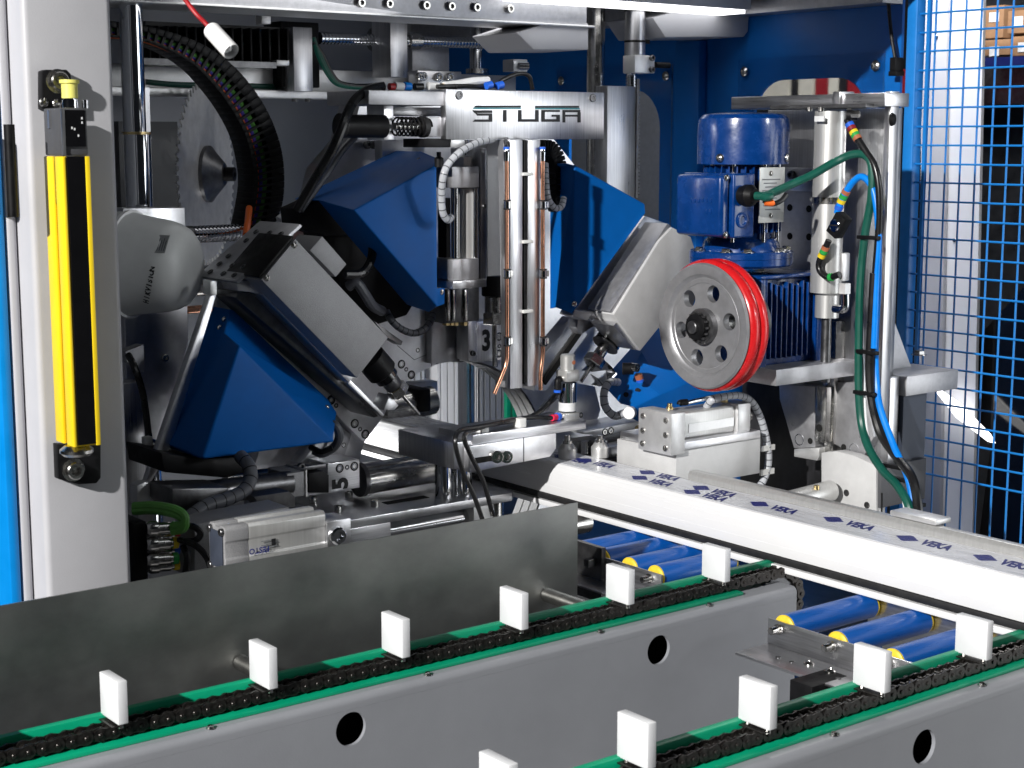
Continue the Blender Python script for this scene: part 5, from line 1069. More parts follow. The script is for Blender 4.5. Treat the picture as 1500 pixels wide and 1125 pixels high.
# wheel
wh = thing('pulley', 'aluminium wheel with two red rubber rings and six round holes', 'wheel')
RW = 0.0865; XWh = 1.50
hl = [circ(0.046 * math.cos(math.radians(a)), 0.046 * math.sin(math.radians(a)), 0.0115, 22) for a in (72, 12, -48, -108, -168, 132)]
mk('web', plate_holes(BM(), circ(0, 0, RW * .76, 64), hl, lambda a, b: Vector((XWh + .006, wy - a, wz + b)), (.010, 0, 0)), 'alu_wheel', wh)
mk('rim', lathe(BM(), (XWh, wy, wz), (1, 0, 0), [(.006, RW * .74), (.0045, RW * .77), (0, RW * .80), (-.0005, RW * .84), (-.0005, RW * .95), (.003, RW * .975), (.006, RW * .95), (.040, RW * .95), (.042, RW * .74), (.006, RW * .74)], 72, False), 'alu_wheel', wh)
mk('raised_ring', lathe(BM(), (XWh, wy, wz), (1, 0, 0), [(.0058, RW * .66), (.0050, RW * .67), (.0050, RW * .735), (.0058, RW * .74)], 64, False), 'alu_wheel', wh)
for k, xo in enumerate((.014, .030)):
    bm = BM(); tr, n1, n2 = .0085, 72, 14; rows = []
    for i in range(n1):
        a = 2 * math.pi * i / n1
        rows.append([bm.verts.new((XWh + xo + tr * math.sin(2 * math.pi * j / n2), wy + (RW * .955 + tr * .75 * math.cos(2 * math.pi * j / n2)) * math.cos(a), wz + (RW * .955 + tr * .75 * math.cos(2 * math.pi * j / n2)) * math.sin(a))) for j in range(n2)])
    for i in range(n1):
        for j in range(n2): bm.faces.new((rows[i][j], rows[(i + 1) % n1][j], rows[(i + 1) % n1][(j + 1) % n2], rows[i][(j + 1) % n2]))
    mk('rubber_ring', bm, 'red_rubber', wh)
mk('hub', lathe(BM(), (XWh - .004, wy, wz), (1, 0, 0), [(0, .021), (.001, .024), (.016, .024)], 36), 'dark_steel', wh)
lk = mk('lock_nut', lathe(BM(), (XWh - .014, wy, wz), (1, 0, 0), [(0, .015), (.001, .0175), (.0095, .0175)], 28), 'black_plastic', wh)
for k in range(14):
    a = 2 * math.pi * k / 14; c_ = Vector((XWh - .010, wy + .0185 * math.cos(a), wz + .0185 * math.sin(a)))
    mk('tab_washer_tooth', box(BM(), c_ - Vector((.001, .0014, .0014)), c_ + Vector((.004, .0014, .0014))), 'dark_steel', lk)
mk('shaft_end', lathe(BM(), (XWh - .020, wy, wz), (1, 0, 0), [(0, .003), (.0006, .0075), (.0015, .0085), (.0059, .0085)], 24), 'dark_steel', wh)
mk('axle', cyl(BM(), (XWh - .012, wy, wz), (gx0 - .01, wy, wz), 0.011, 24), 'steel', wh)
# ---- white air cylinder
ac = thing('lift_cylinder', 'tall white pneumatic cylinder hanging beside the blue motor', 'cylinder')
CD = 2.33
pa = PX(1213, 165, XS - .05); ycy = pa.y - 0.0; xcy = XS - .045
def cz(y, x=1213): r = ray(x, y); k = Vector((xcy, ycy, 0)).dot(FL) / r.dot(FL); return CAM.z + r.z * k
cyc = PX(1213, 300, xcy); ycy = cyc.y
mk('barrel', lathe(BM(), (xcy, ycy, cz(428)), (0, 0, 1), [(0, .0215), (cz(163) - cz(428), .0215)], 36), 'anodised', ac)
mk('clamp_band', lathe(BM(), (xcy, ycy, cz(298)), (0, 0, 1), [(0, .0222), (.009, .0222)], 36), 'steel', ac)
mk('lower_cap', lathe(BM(), (xcy + .004, ycy, cz(465)), (0, 0, 1), [(0, .0165), (cz(432) - cz(465), .0165), (cz(428.5) - cz(465), .020)], 30), 'anodised', ac)
mk('rod', cyl(BM(), (xcy + .004, ycy, cz(560)), (xcy + .004, ycy, cz(465.5)), 0.007), 'dark_steel', ac)
fv = mk('flow_valve', box(BM(), PX(1229, 412, xcy - .025), PX(1246, 370, xcy - .010)), 'alu_light', ac, bev=0.002)
mk('valve_nut', lathe(BM(), PX(1237, 430, xcy - .018), (0, 0, 1), [(0, .0085), (.014, .0085)], 6), 'alu_light', ac)
mk('pipe_elbow', tube(BM(), [PX(1238, 431, xcy - .018), PX(1238, 448, xcy - .018), PX(1234, 453, xcy - .018), PX(1222, 452, xcy - .018)], 0.0058, 14), 'chrome', ac)
mk('top_fitting', lathe(BM(), PX(1240, 169, xcy - .03), (0.6, -0.8, 0), [(0, .009), (.006, .009), (.008, .006), (.014, .006)], 18), 'black_plastic', ac)
mk('top_fitting_nut', lathe(BM(), PX(1247, 167, xcy - .04), (0.5, -0.8, 0), [(0, .0055), (.010, .0055), (.012, .003)], 6), 'steel', ac)
mk('seal_lead', boxX(1193, 170, 1207, 178, xcy - .03, .002), 'label_white', ac)
for xx in (1186, 1203): mk('mount_pin', cyl(BM(), PX(xx, 163, xcy - .02), PX(xx, 157, xcy - .02), 0.0045), 'steel', ac)
mk('top_plate', boxX(1128, 153, 1268, 158.5, xcy - .022, .04), 'dark_steel', ac)
mk('stop_lug', boxX(1219, 134, 1230, 157, XS - .056, .03), 'alu_plate', ac, bev=0.001)
# banded hose from top fitting
def banded(name, pts, r, m, lab, bands):
    t = thing(name, lab, 'hose'); P_ = spline(pts, 12); mk('hose_body', tube(BM(), P_, r, 12, False), m, t)
    L = [0]
    for a, b in zip(P_, P_[1:]): L.append(L[-1] + (b - a).length)
    for f_, c_ in bands:
        s_ = f_ * L[-1]; i = max(k for k in range(len(L) - 1) if L[k] <= s_); d = (P_[i + 1] - P_[i]).normalized()
        mk('colour_band', cyl(BM(), P_[i] , P_[i] + d * .0055, r * 1.25, 14), c_, t)
    return t
xh = XS - .075
banded('air_hose', [PX(1241, 175, xh), PX(1247, 187, xh), PX(1256, 203, xh), PX(1268, 222, xh), PX(1282, 246, xh), PX(1288, 285, xh), PX(1287, 340, xh), PX(1281, 420, xh)], 0.0048, 'cable_black', 'black air hose with rainbow bands from the top of the white cylinder', [(.03, 'blue_collar'), (.055, 'dark_red'), (.08, 'ring_yellow'), (.10, 'ring_green'), (.12, 'ring_brown')])
banded('air_hose', [PX(1226, 312, xh), PX(1232, 296, xh), PX(1240, 280, xh), PX(1250, 266, xh), PX(1262, 259, xh), PX(1274, 268, xh), PX(1282, 290, xh), PX(1287, 340, xh), PX(1284, 400, xh), PX(1282, 455, xh), PX(1280, 510, xh)], 0.0046, 'cable_blue', 'bright blue air hose with colour bands arching beside the white cylinder', [(.02, 'blue_collar'), (.05, 'ring_yellow'), (.075, 'ring_green'), (.10, 'ring_brown')])
banded('air_hose', [PX(1214, 352, xh), PX(1208, 366, xh), PX(1200, 384, xh), PX(1202, 398, xh), PX(1214, 406, xh), PX(1230, 402, xh)], 0.0044, 'cable_black', 'short black hose with green and yellow bands curling to the flow valve', [(.12, 'ring_brown'), (.19, 'ring_green'), (.27, 'ring_yellow'), (.80, 'ring_green')])
iv = thing('inline_valve', 'small black inline valve with a chrome dial on the white cylinder', 'valve')
a_ = PX(1231, 316, xh - .008); b_ = PX(1216, 344, xh - .008); d_ = (b_ - a_).normalized(); s_ = Vector((0, d_.z, -d_.y)).normalized() * .0095
mk('valve_body', prism(BM(), [a_ + s_, a_ - s_, b_ - s_, b_ + s_], (.016, 0, 0)), 'black_plastic', iv, bev=0.001)
mk('dial', lathe(BM(), (a_ + b_) / 2, (-1, 0, 0), [(0, .0085), (.002, .0085), (.003, .007)], 22), 'chrome', iv); mk('dial_slot', box(BM(), (a_ + b_) / 2 + Vector((-.0036, -.006, -.001)), (a_ + b_) / 2 + Vector((-.0031, .006, .001))), 'ink_black', iv)
# cables on the frame
gy = gp + gd * .024
hose('motor_cable', [gy, gy + Vector((0.004, -.022, .0)), PY(1120, 288, my_ - .105), PY(1155, 272, my_ - .10), PX(1190, 256, 1.62), PX(1225, 236, 1.65), PX(1250, 226, 1.66), PX(1268, 228, xh), PX(1277, 245, xh), PX(1276, 290, xh), PX(1266, 350, xh), PX(1260, 420, xh), PX(1258, 500, xh), PX(1258, 570, xh), PX(1262, 620, xh), PX(1272, 655, xh - .01), PX(1292, 688, xh - .02), PX(1315, 712, xh - .03), PX(1332, 745, xh - .04), PX(1334, 790, xh - .04)], 0.0055, 'cable_green', 'thick dark green cable from the blue motor gland down the slide frame', 'cable')
hose('frame_cable', [PX(1281, 400, xh), PX(1277, 470, xh), PX(1274, 540, xh), PX(1278, 590, xh), PX(1290, 635, xh), PX(1312, 668, xh - .01), PX(1336, 700, xh - .03), PX(1345, 745, xh - .04), PX(1346, 790, xh - .04)], 0.0062, 'cable_black', 'thick black cable beside the green cable down the slide frame', 'cable')
hose('frame_cable', [PX(1287, 345, xh), PX(1286, 420, xh + .01), PX(1282, 500, xh + .01), PX(1284, 560, xh + .008), PX(1290, 600, xh), PX(1310, 655, xh - .01), PX(1330, 700, xh - .02), PX(1339, 750, xh - .03), PX(1341, 790, xh - .03)], 0.0046, 'cable_blue', 'bright blue hose between the black and green cables on the frame', 'cable')
hose('frame_cable', [PX(1262, 440, xh + .01), PX(1265, 540, xh + .01), PX(1272, 640, xh), PX(1300, 690, xh - .01), PX(1322, 730, xh - .02), PX(1328, 790, xh - .03)], 0.0016, 'label_white', 'thin white wire following the green cable', 'wire')
for k, q in enumerate(((1270, 348), (1268, 516), (1264, 576), (1318, 703), (1336, 737), (1304, 683))):
    p = PX(q[0], q[1], xh - .008); mk('cable_tie', box(BM(), p + Vector((-.002, -.018, -.0025)), p + Vector((.006, .016, .0025))), 'black_plastic', label=['black tie round the cables level with the inline valve', 'black tie round the cables just above the side shelf', 'black tie round the cables just below the side shelf', 'black tie on the bend of the black cable', 'lowest black tie round the cable bundle above the profile', 'black tie on the bend of the green cable'][k], cat='cable tie', group='black cable ties', bev=0.0008)
hose('gland_tag', [gy + Vector((.003, -.012, -.006)), gy + Vector((.008, -.022, -.010)), gy + Vector((.02, -.026, -.006)), gy + Vector((.03, -.026, .002))], 0.0034, 'cable_black', 'black tail with a red tip tied below the motor cable', 'cable tail')
mk('tag_tip', tube(BM(), [gy + Vector((-.001, -.018, -.008)), gy + Vector((.006, -.022, -.009)), gy + Vector((.009, -.023, -.008))], 0.0042, 10), 'cable_orange', label='orange and white cable tip below the motor cable gland', cat='cable tip')
# ================================================================ GANTRY AT THE TOP
gn = thing('gantry_beam', 'grey steel gantry beam with a row of bolts above the name plate', 'beam')
YT = 2.02
mk('beam', box(BM(), (0.66, YT, PY(580, 22, YT).z), (PY(860, 20, YT).x, YT + 0.09, 1.715)), 'alu_dull', gn, bev=0.002)
mk('beam_lip', box(BM(), (0.66, YT - 0.006, PY(580, 25, YT).z), (PY(868, 20, YT).x, YT + 0.10, PY(580, 21.5, YT).z)), 'alu_light', gn, bev=0.001)
for xx in (527, 568, 622, 659, 696, 745): screw(SOCK, PY(xx, 4 + (xx - 520) * .04, YT), (0, -1, 0), 0.0068, gn, 'bolt')
lw_ = thing('lower_rail', 'pale aluminium rail under the ball screw running behind the saw blade', 'rail')
YQ = 2.45
mk('rail', box(BM(), (0.66, YQ, PY(440, 144, YQ).z), (PY(640, 140, YQ).x, YQ + 0.05, PY(440, 133, YQ).z)), 'alu_light', lw_, bev=0.001)
mk('back_web', box(BM(), (0.66, YQ + 0.03, PY(440, 132, YQ).z), (PY(770, 130, YQ).x, YQ + 0.05, PY(440, 100, YQ).z)), 'alu_light', lw_, bev=0.001)
mk('end_plate', boxY(612, 104, 676, 130, YQ - .01, 0.03), 'alu_plate', lw_, bev=0.001)
for q in ((614, 112), (618, 112), (641, 113), (657, 113)): screw(SOCK, PY(q[0], q[1], YQ - .012), (0, -1, 0), 0.008, lw_, 'bolt')
for q in (432, 451): mk('bolt_end', cyl(BM(), PY(q, 144, YQ + .02), PY(q, 149, YQ + .02), 0.006, 12), 'dark_steel', lw_)
bs = thing('ball_screw', 'shiny steel ball screw running along the top of the machine', 'ball screw')
def screw_thread(t, a, b, r, pitch):
    d = b - a; L = d.length; bm = BM(); n_ = int(L / pitch); dn = d.normalized(); prof = []
    for k in range(n_):
        prof += [(k * pitch, r), (k * pitch + pitch * .45, r), (k * pitch + pitch * .6, r * .84), (k * pitch + pitch * .85, r * .84)]
    prof.append((L, r)); lathe(bm, a, dn, prof, 20); mk('threaded_rod', bm, 'chrome', t)
screw_thread(bs, PY(468, 56, YQ + .01), PY(734, 64, YQ + .01), 0.0105, 0.0072)
mk('bearing_block', boxY(430, 40, 458, 134, YQ - .03, 0.06), 'alu_z', bs, bev=0.001)
mk('nut_block', boxY(572, 27, 597, 113, YQ - .05, 0.06), 'alu_z', bs, bev=0.001)
mk('nut_flange', cyl(BM(), PY(545, 58, YQ + .01), PY(571, 59, YQ + .01), 0.02, 28), 'dark_steel', bs)
mk('nut_tail', cyl(BM(), PY(597, 60, YQ + .01), PY(613, 60.5, YQ + .01), 0.0155, 28), 'steel', bs)
mk('drive_motor', boxY(412, 32, 468, 128, YQ + .0, 0.06), 'black_plastic', bs, bev=0.002)
mk('rear_cover', boxY(604, 60, 658, 108, YQ + .06, 0.03), 'alu_dull', bs, bev=0.001)
for k in range(3): hose('cable', [PY(459, 55 + k * 3, YQ - .02), PY(466 + k * 3, 80, YQ - .02), PY(480 + k * 3, 108, YQ - .02), PY(496 + k * 2, 124 - k, YQ - .02), PY(530, 128 - k, YQ - .02), PY(562, 125 - k, YQ - .02)], 0.0042, 'cable_green' if k < 2 else 'cable_black', 'dark cable dropping from the ball screw motor, strand %s' % ('nearest the wall', 'in the middle', 'nearest the screw')[k], 'cable', 'cables from the ball screw motor')
hose('cable', [PY(214, 120, YQ + .03), PY(260, 124, YQ + .03), PY(330, 125, YQ + .03), PY(400, 127, YQ + .03), PY(430, 128, YQ + .03)], 0.0048, 'cable_green', 'green cable bundle lying along the rail behind the saw blade', 'cable')
gc = thing('guide_column', 'polished round guide column between the name plate and the blue wall', 'column')
p = PY(872, 200, 2.12); mk('column_rod', cyl(BM(), (p.x, 2.12, 0.9), (p.x, 2.12, 1.719), 0.0155, 36), 'steel', gc)
p = PY(699, 90, 2.5); g2 = thing('guide_column', 'short polished guide column behind the end of the ball screw', 'column'); mk('column_rod', cyl(BM(), (p.x, 2.5, PY(699, 106, 2.5).z), (p.x, 2.5, 1.719), 0.0145, 30), 'chrome', g2); mk('foot_ring', cyl(BM(), (p.x, 2.5, PY(699, 108, 2.5).z), (p.x, 2.5, PY(699, 101, 2.5).z), 0.022, 28), 'steel', g2)
p = PY(196, 150, 2.05); g3 = thing('guide_column', 'tall polished guide column beside the grey machine column', 'column')
mk('column_rod', cyl(BM(), (p.x, 2.05, PY(196, 195, 2.05).z), (p.x, 2.05, 1.719), 0.0155, 36), 'chrome', g3); mk('lower_sleeve', cyl(BM(), (p.x + .003, 2.05, 0.9), (p.x + .003, 2.05, PY(196, 194.5, 2.05).z), 0.018, 36), 'chrome', g3)
mk('seal_ring', cyl(BM(), (p.x + .002, 2.05, PY(196, 197, 2.05).z), (p.x + .002, 2.05, PY(196, 193, 2.05).z), 0.0195, 30), 'brass', g3)
mk('side_strip', boxY(215, 128, 222, 330, 2.06, 0.02), 'alu_z', g3)
vt = thing('vertical_slide', 'grey slide tube with a toothed rack and a cable clamp beside the tall window', 'slide')
YV = 2.05
p = PY(930, 60, YV); mk('upper_tube', cyl(BM(), (p.x, YV, PY(930, 108, YV).z), (p.x, YV, 1.719), 0.0175, 32), 'alu_z', vt)
mk('slide_bar', boxY(889, 126, 932, 330, YV - .01, 0.03), 'alu_z', vt, bev=0.001)
mk('tooth_rack', boxY(932.3, 115, 936, 290, YV - .012, 0.02), 'dark_steel', vt)
for k in range(32): q = PY(936, 118 + k * 5.4, YV - .012); mk('rack_tooth', box(BM(), q + Vector((0, 0, -.0012)), q + Vector((.0024, .012, .0012))), 'dark_steel', vt)
screw_thread(vt, PY(925, 127, YV), PY(925, 108, YV), 0.010, 0.005)
for yy in (16, 61): mk('hose_clamp', cyl(BM(), (p.x, YV, PY(930, yy + 1.5, YV).z), (p.x, YV, PY(930, yy - 1.5, YV).z), 0.0183, 30), 'black_plastic', vt); mk('clamp_ear', boxY(945, yy - 3, 952, yy + 3, YV - .004, .008), 'black_plastic', vt)
mk('sensor_bracket', boxY(930, 81, 959, 107, YV - .03, 0.03), 'alu_light', vt, bev=0.001)
for q in ((954, 85), (954, 102)): screw(SOCKD, PY(q[0], q[1], YV - .03), (0, -1, 0), 0.005, vt, 'bolt')
mk('sensor', cyl(BM(), PY(960, 95, YV - .02), PY(980, 96, YV - .02), 0.005), 'black_plastic', vt)
# ceiling boxes
for i, (pf, lab) in enumerate((([(757, 48), (800, 34), (862, 34), (862, 73), (782, 73)], 'pale grey folded ceiling bracket left of the guide column'), ([(956, 26), (1010, 11), (1098, 14), (1096, 46), (1090, 54), (975, 55)], 'pale grey folded ceiling bracket above the blue motor'))):
    t = thing('ceiling_bracket', lab, 'bracket', 'pale ceiling brackets')
    mk('front_fold', polyY(pf, 2.02, 0.12), 'paint_light', t, bev=0.002)
cl_ = thing('ceiling_lamp', 'white glowing lamp strip under the machine roof between the folded brackets', 'lamp')
zl = PY(950, 4, 1.95).z
mk('lamp_housing', box(BM(), (PY(770, 0, 1.95).x, 1.95, zl), (PY(1100, 0, 1.95).x, 2.02, 1.715)), 'paint_white', cl_)
mk('diffuser', box(BM(), (PY(775, 0, 1.95).x, 1.955, zl - 0.006), (PY(1095, 0, 1.95).x, 2.015, zl - 0.0005)), 'white_glow', cl_)
lamp('lamp_light', 'AREA', (1.45, 2.1, zl - 0.02), (1.40, 2.25, 1.0), 0.55, 0.9, (1, 1, 1), 0.1)
# ================================================================ SAW BLADE
bd_ = thing('saw_blade', 'large round toothed saw blade with a conical black hub', 'saw blade')
bc = PD(301, 255, 2.62); bn = Vector((math.sin(math.radians(45)), -math.cos(math.radians(45)), 0))
bu = Vector((bn.y, -bn.x, 0)); bz = Vector((0, 0, 1)); RB = 134 * 2.62 / F_PX
pts = []; nt_ = 64
for k in range(nt_):
    a = 2 * math.pi * k / nt_
    for da, rr in ((0, RB * .935), (0.012, RB), (0.040, RB * 0.996), (0.06, RB * .94)):
        pts.append(bc + (bu * math.cos(a + da) + bz * math.sin(a + da)) * rr)
mk('blade_disc', prism(BM(), pts, bn * 0.0025), 'blade_steel', bd_, smooth=False)
mk('hub_flange', lathe(BM(), bc + bn * .0026, bn, [(0, .046), (.006, .046), (.010, .040), (.030, .018), (.031, .010)], 40), 'dark_steel', bd_)
mk('hub_bolt', lathe(BM(), bc + bn * .033, bn, [(0, .0115), (.016, .0115), (.0165, .010), (.0165, .006), (.010, .005)], 24), 'black_plastic', bd_)
s2 = thing('feed_screw', 'short shiny feed screw in front of the lower edge of the saw blade', 'screw')
screw_thread(s2, PY(276, 344, 2.1), PY(358, 340, 2.1), 0.0125, 0.006)
mk('screw_nut', cyl(BM(), PY(262, 345, 2.1), PY(280, 344, 2.1), 0.013, 24), 'dark_steel', s2)
rd = thing('steel_rails', 'horizontal polished rails below the saw blade', 'rails')
for q0, q1, r, m_ in (((250, 402), (330, 396), .010, 'chrome'), ((262, 424), (330, 420), .012, 'steel'), ((262, 455), (330, 450), .006, 'copper')): mk('rail', cyl(BM(), PY(*q0, 2.2), PY(*q1, 2.2), r, 20), m_, rd)
# aluminium back plate near the column
ap = thing('bearing_plate', 'tall smudged aluminium plate beside the grey column behind the white camera', 'plate')
mk('plate', polyY([(180, 305), (271, 304), (276, 500), (262, 560), (225, 700), (200, 720), (188, 720)], 1.98, 0.03), 'alu_plate', ap, bev=0.001)
mk('edge_strip', boxY(182, 560, 213, 800, 1.93, 0.03), 'alu_z', ap, bev=0.001)
for q, r in (((266, 441), .0075), ((241, 524), .005)): screw(SOCK, PY(q[0], q[1], 1.98), (0, -1, 0), r, ap, 'bolt')
mk('small_angle', polyY([(184, 515), (210, 505), (212, 545), (186, 530)], 1.92, 0.02), 'alu_dull', ap)
hose('cable', [PY(188, 520, 1.90), PY(198, 540, 1.88), PY(210, 580, 1.87), (PY(218, 640, 1.86)), PY(222, 680, 1.85), PY(222, 712, 1.84)], 0.0045, 'cable_black', 'black cable hanging down the aluminium plate beside the column', 'cable')
mk('cable_tie_mount', boxY(212, 640, 224, 656, 1.845, 0.01), 'tie_white', label='white cable tie mount on the slanted side plate', cat='cable tie', bev=0.001)
# ================================================================ CAMERA (HOUSING)
cm = thing('inspection_camera', 'white bullet camera with printed name peeping from behind the column', 'camera')
ca = PD(150, 385, 2.06); cb = PD(284, 392, 2.03); dax = (cb - ca).normalized(); Lc = (cb - ca).length
rc = 76 * 2.08 / F_PX
CP = [(0, .97), (.30, 1.0), (.34, .985), (.38, .96), (.74, .86), (.82, .82), (.90, .74), (.96, .62), (.99, .45), (1.0, .25)]
mk('housing', lathe(BM(), ca, dax, [(a * Lc, b * rc) for a, b in CP] + [(Lc * 1.0, .001)], 48), 'camera_white', cm)
mk('shield_ring', lathe(BM(), ca, dax, [(Lc * .29, rc * 1.0), (Lc * .295, rc * 1.03), (Lc * .335, rc * 1.03), (Lc * .34, rc * .98)], 48, False), 'white_plastic', cm)
def on_cone(px_, py_):                                       # point of the housing surface under a pixel
    r = ray(px_, py_).normalized(); best = None
    k = 1.7
    while k < 2.4:
        q = CAM + r * k; s_ = (q - ca).dot(dax); rad = (q - ca - dax * s_).length
        f_ = s_ / Lc; R__ = 0
        for (fa, ra), (fb_, rb_) in zip(CP, CP[1:]):
            if fa <= f_ <= fb_: R__ = rc * (ra + (rb_ - ra) * (f_ - fa) / (fb_ - fa))
        if rad <= R__: return q
        k += .0005
    return CAM + r * 2.0
def wrap_text(s_, p0, p1, size, m_, nm):
    for i, ch in enumerate(s_):
        f_ = (i + .5) / len(s_); x = p0[0] + (p1[0] - p0[0]) * f_; y = p0[1] + (p1[1] - p0[1]) * f_
        q = on_cone(x, y); s2_ = (q - ca).dot(dax); nn = (q - ca - dax * s2_).normalized()
        xd = (on_cone(x + (p1[0] - p0[0]) * .05, y + (p1[1] - p0[1]) * .05) - q).normalized(); yd = nn.cross(xd)
        text(nm, ch, q + nn * .0008, xd, yd, size, m_, cm, 0.0, 0.0005, 0.9)
wrap_text('HIKVISION', (214, 444), (224, 391), 0.0092, 'ink_black', 'printed_letter')
q = on_cone(238, 358); s2_ = (q - ca).dot(dax); nn = (q - ca - dax * s2_).normalized(); uu = nn.cross(dax).normalized()
mk('type_label', prism(BM(), [q + nn * .0008 + uu * a + dax * b for a, b in ((-.013, -.007), (.013, -.007), (.013, .007), (-.013, .007))], nn * .0003), 'label_grey', cm)
for k in range(4): mk('label_line', prism(BM(), [q + nn * .0013 + uu * a + dax * (b + (-.005 + k * .003)) for a, b in ((-.010, 0), (.008 - .003 * (k % 2), 0), (.008 - .003 * (k % 2), .0011), (-.010, .0011))], nn * .0002), 'ink_grey', cm)
# ================================================================ HANGING PULL SENSOR
ps = thing('hanging_sensor', 'white cylindrical sensor hanging on a dark red cord', 'sensor')
a_ = PD(308, 42, 1.40); b_ = PD(339, 76, 1.385)
dn = (b_ - a_).normalized(); L_ = (b_ - a_).length
mk('sensor_body', lathe(BM(), a_, dn, [(0, .005), (.001, .0070), (.003, .0078), (L_ - .0012, .0078), (L_, .0072), (L_ - .001, .0066), (L_ - .010, .0064)], 28), 'white_plastic', ps)
mk('lens', lathe(BM(), a_ + dn * (L_ - .006), dn, [(0, .0062), (.002, .005), (.004, .001)], 20), 'chrome', ps)
mk('cord', tube(BM(), [PD(250, -30, 1.41), PD(283, 15, 1.40), PD(300, 33, 1.40), PD(308, 42, 1.40)], 0.0021, 10), 'cable_red', ps)
# ================================================================ CABLE DRAG CHAIN
dc = thing('cable_drag_chain', 'black plastic cable drag chain curving past the saw blade with coloured wires', 'cable chain')
outer_ = [(160, 30), (205, 36), (255, 48), (300, 66), (340, 94), (372, 130), (397, 172), (412, 215), (417, 255), (415, 295), (405, 325)]
inner_ = [(160, 54), (205, 58), (245, 72), (285, 96), (314, 126), (338, 158), (358, 195), (368, 230), (372, 265), (368, 300), (358, 345)]
DY = 2.12
So = spline([PY(x, y, DY) for x, y in outer_], 4); Si = spline([PY(x, y, DY) for x, y in inner_], 4)
for k in range(len(So) - 1):
    o0, o1, i0, i1 = So[k], So[k + 1], Si[k], Si[k + 1]
    g = 0.0
    a0_, a1_ = o0.lerp(o1, g * .3), o1.lerp(o0, g * .3); c0_, c1_ = i0.lerp(i1, g), i1.lerp(i0, g)
    lk_ = mk('chain_link', prism(BM(), [a0_, a1_, a1_.lerp(c1_, .42), a0_.lerp(c0_, .42)], (0, .05, 0)), 'black_plastic', dc, bev=0.0012)
    mk('link_bar', prism(BM(), [a0_.lerp(c0_, .86), a1_.lerp(c1_, .86), c1_, c0_], (0, .05, 0)), 'black_plastic', dc, bev=0.0005)
    mk('back_plate', prism(BM(), [p_ + Vector((0, .03, 0)) for p_ in (a0_.lerp(c0_, .3), a1_.lerp(c1_, .3), a1_.lerp(c1_, .9), a0_.lerp(c0_, .9))], (0, .01, 0)), 'black_plastic', dc)
    mk('cross_web', prism(BM(), [a0_.lerp(c0_, .40), a0_.lerp(a1_, .35).lerp(c0_.lerp(c1_, .35), .40), a0_.lerp(a1_, .35).lerp(c0_.lerp(c1_, .35), .9), a0_.lerp(c0_, .9)], (0, .05, 0)), 'black_plastic', dc)
for f_, m_ in ((.80, 'cable_orange'), (.70, 'cable_violet'), (.56, 'cable_lime')):
    mk('inner_wire', tube(BM(), [So[k].lerp(Si[k], f_) + Vector((0, .012, 0)) for k in range(len(So))], 0.0055, 8, False), m_, dc)
hose('cable', [PY(360, 345, 2.05), PY(363, 325, 2.08), PY(365, 305, 2.12)], 0.005, 'cable_orange', 'orange cable leaving the lower end of the drag chain', 'cable')
mk('cable_end', cyl(BM(), PY(408, 322, 1.98), PY(428, 308, 1.98), 0.0055, 14), 'label_white', label='white cable end sleeve at the lower end of the drag chain', cat='cable end')
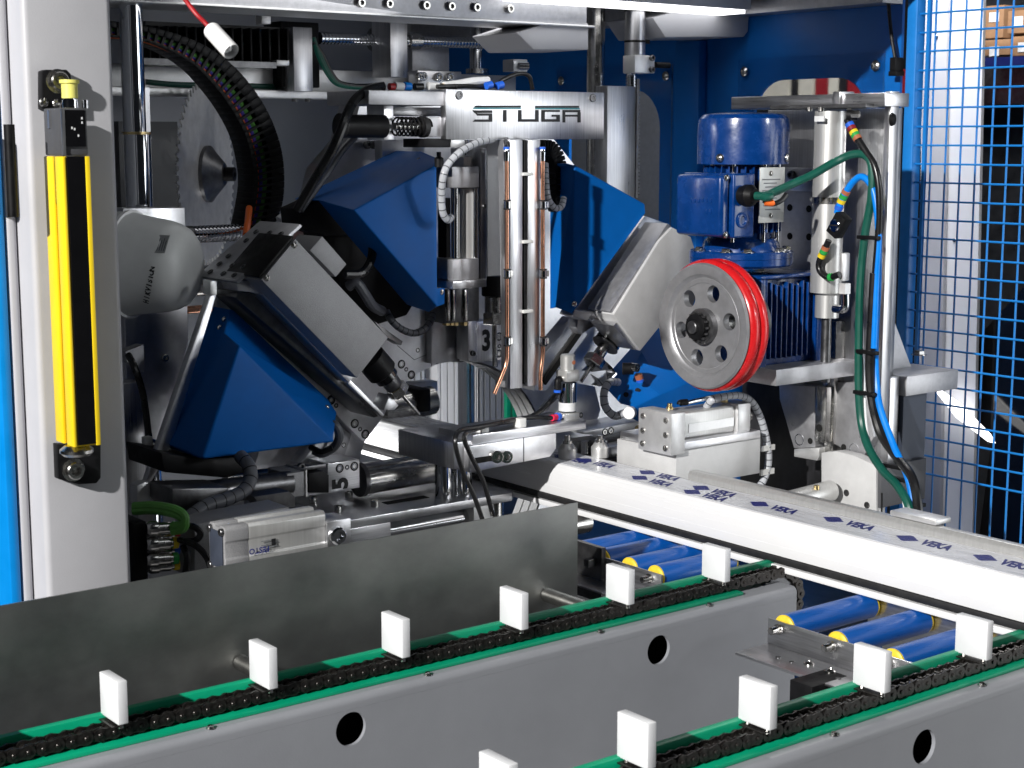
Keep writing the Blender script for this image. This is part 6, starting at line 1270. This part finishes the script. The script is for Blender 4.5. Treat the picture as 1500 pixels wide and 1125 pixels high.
# second drag chain lying on top at the back
d2 = thing('cable_drag_chain', 'flat black cable carrier lying behind the hanging white sensor', 'cable chain')
for k in range(16):
    xa_ = 218 + k * 13.5
    mk('chain_link', boxY(xa_, 37 + k * .35, xa_ + 3.5, 90 + k * .2, 2.4, 0.05), 'black_plastic', d2, bev=0.001)
    if k % 3 == 1: mk('green_wire', boxY(xa_ + 4, 50, xa_ + 13, 53, 2.42, 0.004), 'cable_green', d2); mk('green_wire', boxY(xa_ + 4, 62, xa_ + 13, 66, 2.42, 0.004), 'cable_green', d2)
mk('back_strip', boxY(214, 36, 432, 92, 2.452, 0.01), 'dark_panel', d2)
mk('tray', boxY(205, 88, 405, 97, 2.39, 0.06), 'dark_steel', d2)
mk('end_tab', boxY(383, 17, 397, 35, 2.39, 0.02), 'alu_light', d2, bev=0.001)
mk('lower_tab', boxY(405, 88, 424, 96, 2.39, 0.02), 'alu_light', d2, bev=0.001)
# ================================================================ CONNECTORS BY THE COLUMN
cbx = thing('connector_block', 'black distribution block with rows of metal plugs beside the column foot', 'connector block')
mk('block', boxY(196, 765, 216, 860, 1.62, 0.06), 'black_plastic', cbx, bev=0.001)
for k in range(6):
    yy = 775 + (k // 2) * 23; p = PY(214 + (k % 2) * 2, yy + (k % 2) * 9, 1.61 + .02 * (k % 2)); d = Vector((1, -.15, -.05)).normalized()
    pg = mk('plug', lathe(BM(), p, d, [(0, .006), (.004, .0085), (.012, .0085), (.013, .007), (.026, .007), (.027, .0055), (.036, .0055)], 16), 'steel', cbx)
    mk('plug_ring', cyl(BM(), p + d * .030, p + d * .036, .0066, 14), ['ring_green', 'cable_red', 'ring_yellow', 'blue_collar', 'ring_green', 'ring_yellow'][k], pg)
for k, (yy, m_) in enumerate(((742, 'cable_lime'), (748, 'cable_lime'))):
    hose('cable', [PY(196, yy, 1.64), PY(225, yy - 1, 1.62), PY(255, yy + 4, 1.60), PY(270, yy + 14, 1.59), PY(268, yy + 26, 1.59), PY(252, yy + 30, 1.60)], 0.0052, m_, 'light green cable curling above the metal plugs, %s one' % ('upper', 'lower')[k], 'cable', 'green cables by the column')
for k, pts_ in enumerate(([(268, 770, 1.6), (285, 772, 1.59), (294, 782, 1.59), (285, 792, 1.59), (268, 792, 1.60)], [(262, 790, 1.6), (285, 798, 1.58), (302, 815, 1.57), (310, 836, 1.57)], [(268, 800, 1.6), (274, 815, 1.59), (272, 840, 1.59)])):
    hose('cable', [PY(*q) for q in pts_], 0.0038, 'cable_black', ['black cable looped tight beside the green cables', 'long black cable falling toward the guard sheet', 'short black cable behind the metal plugs'][k], 'cable')
finalize()
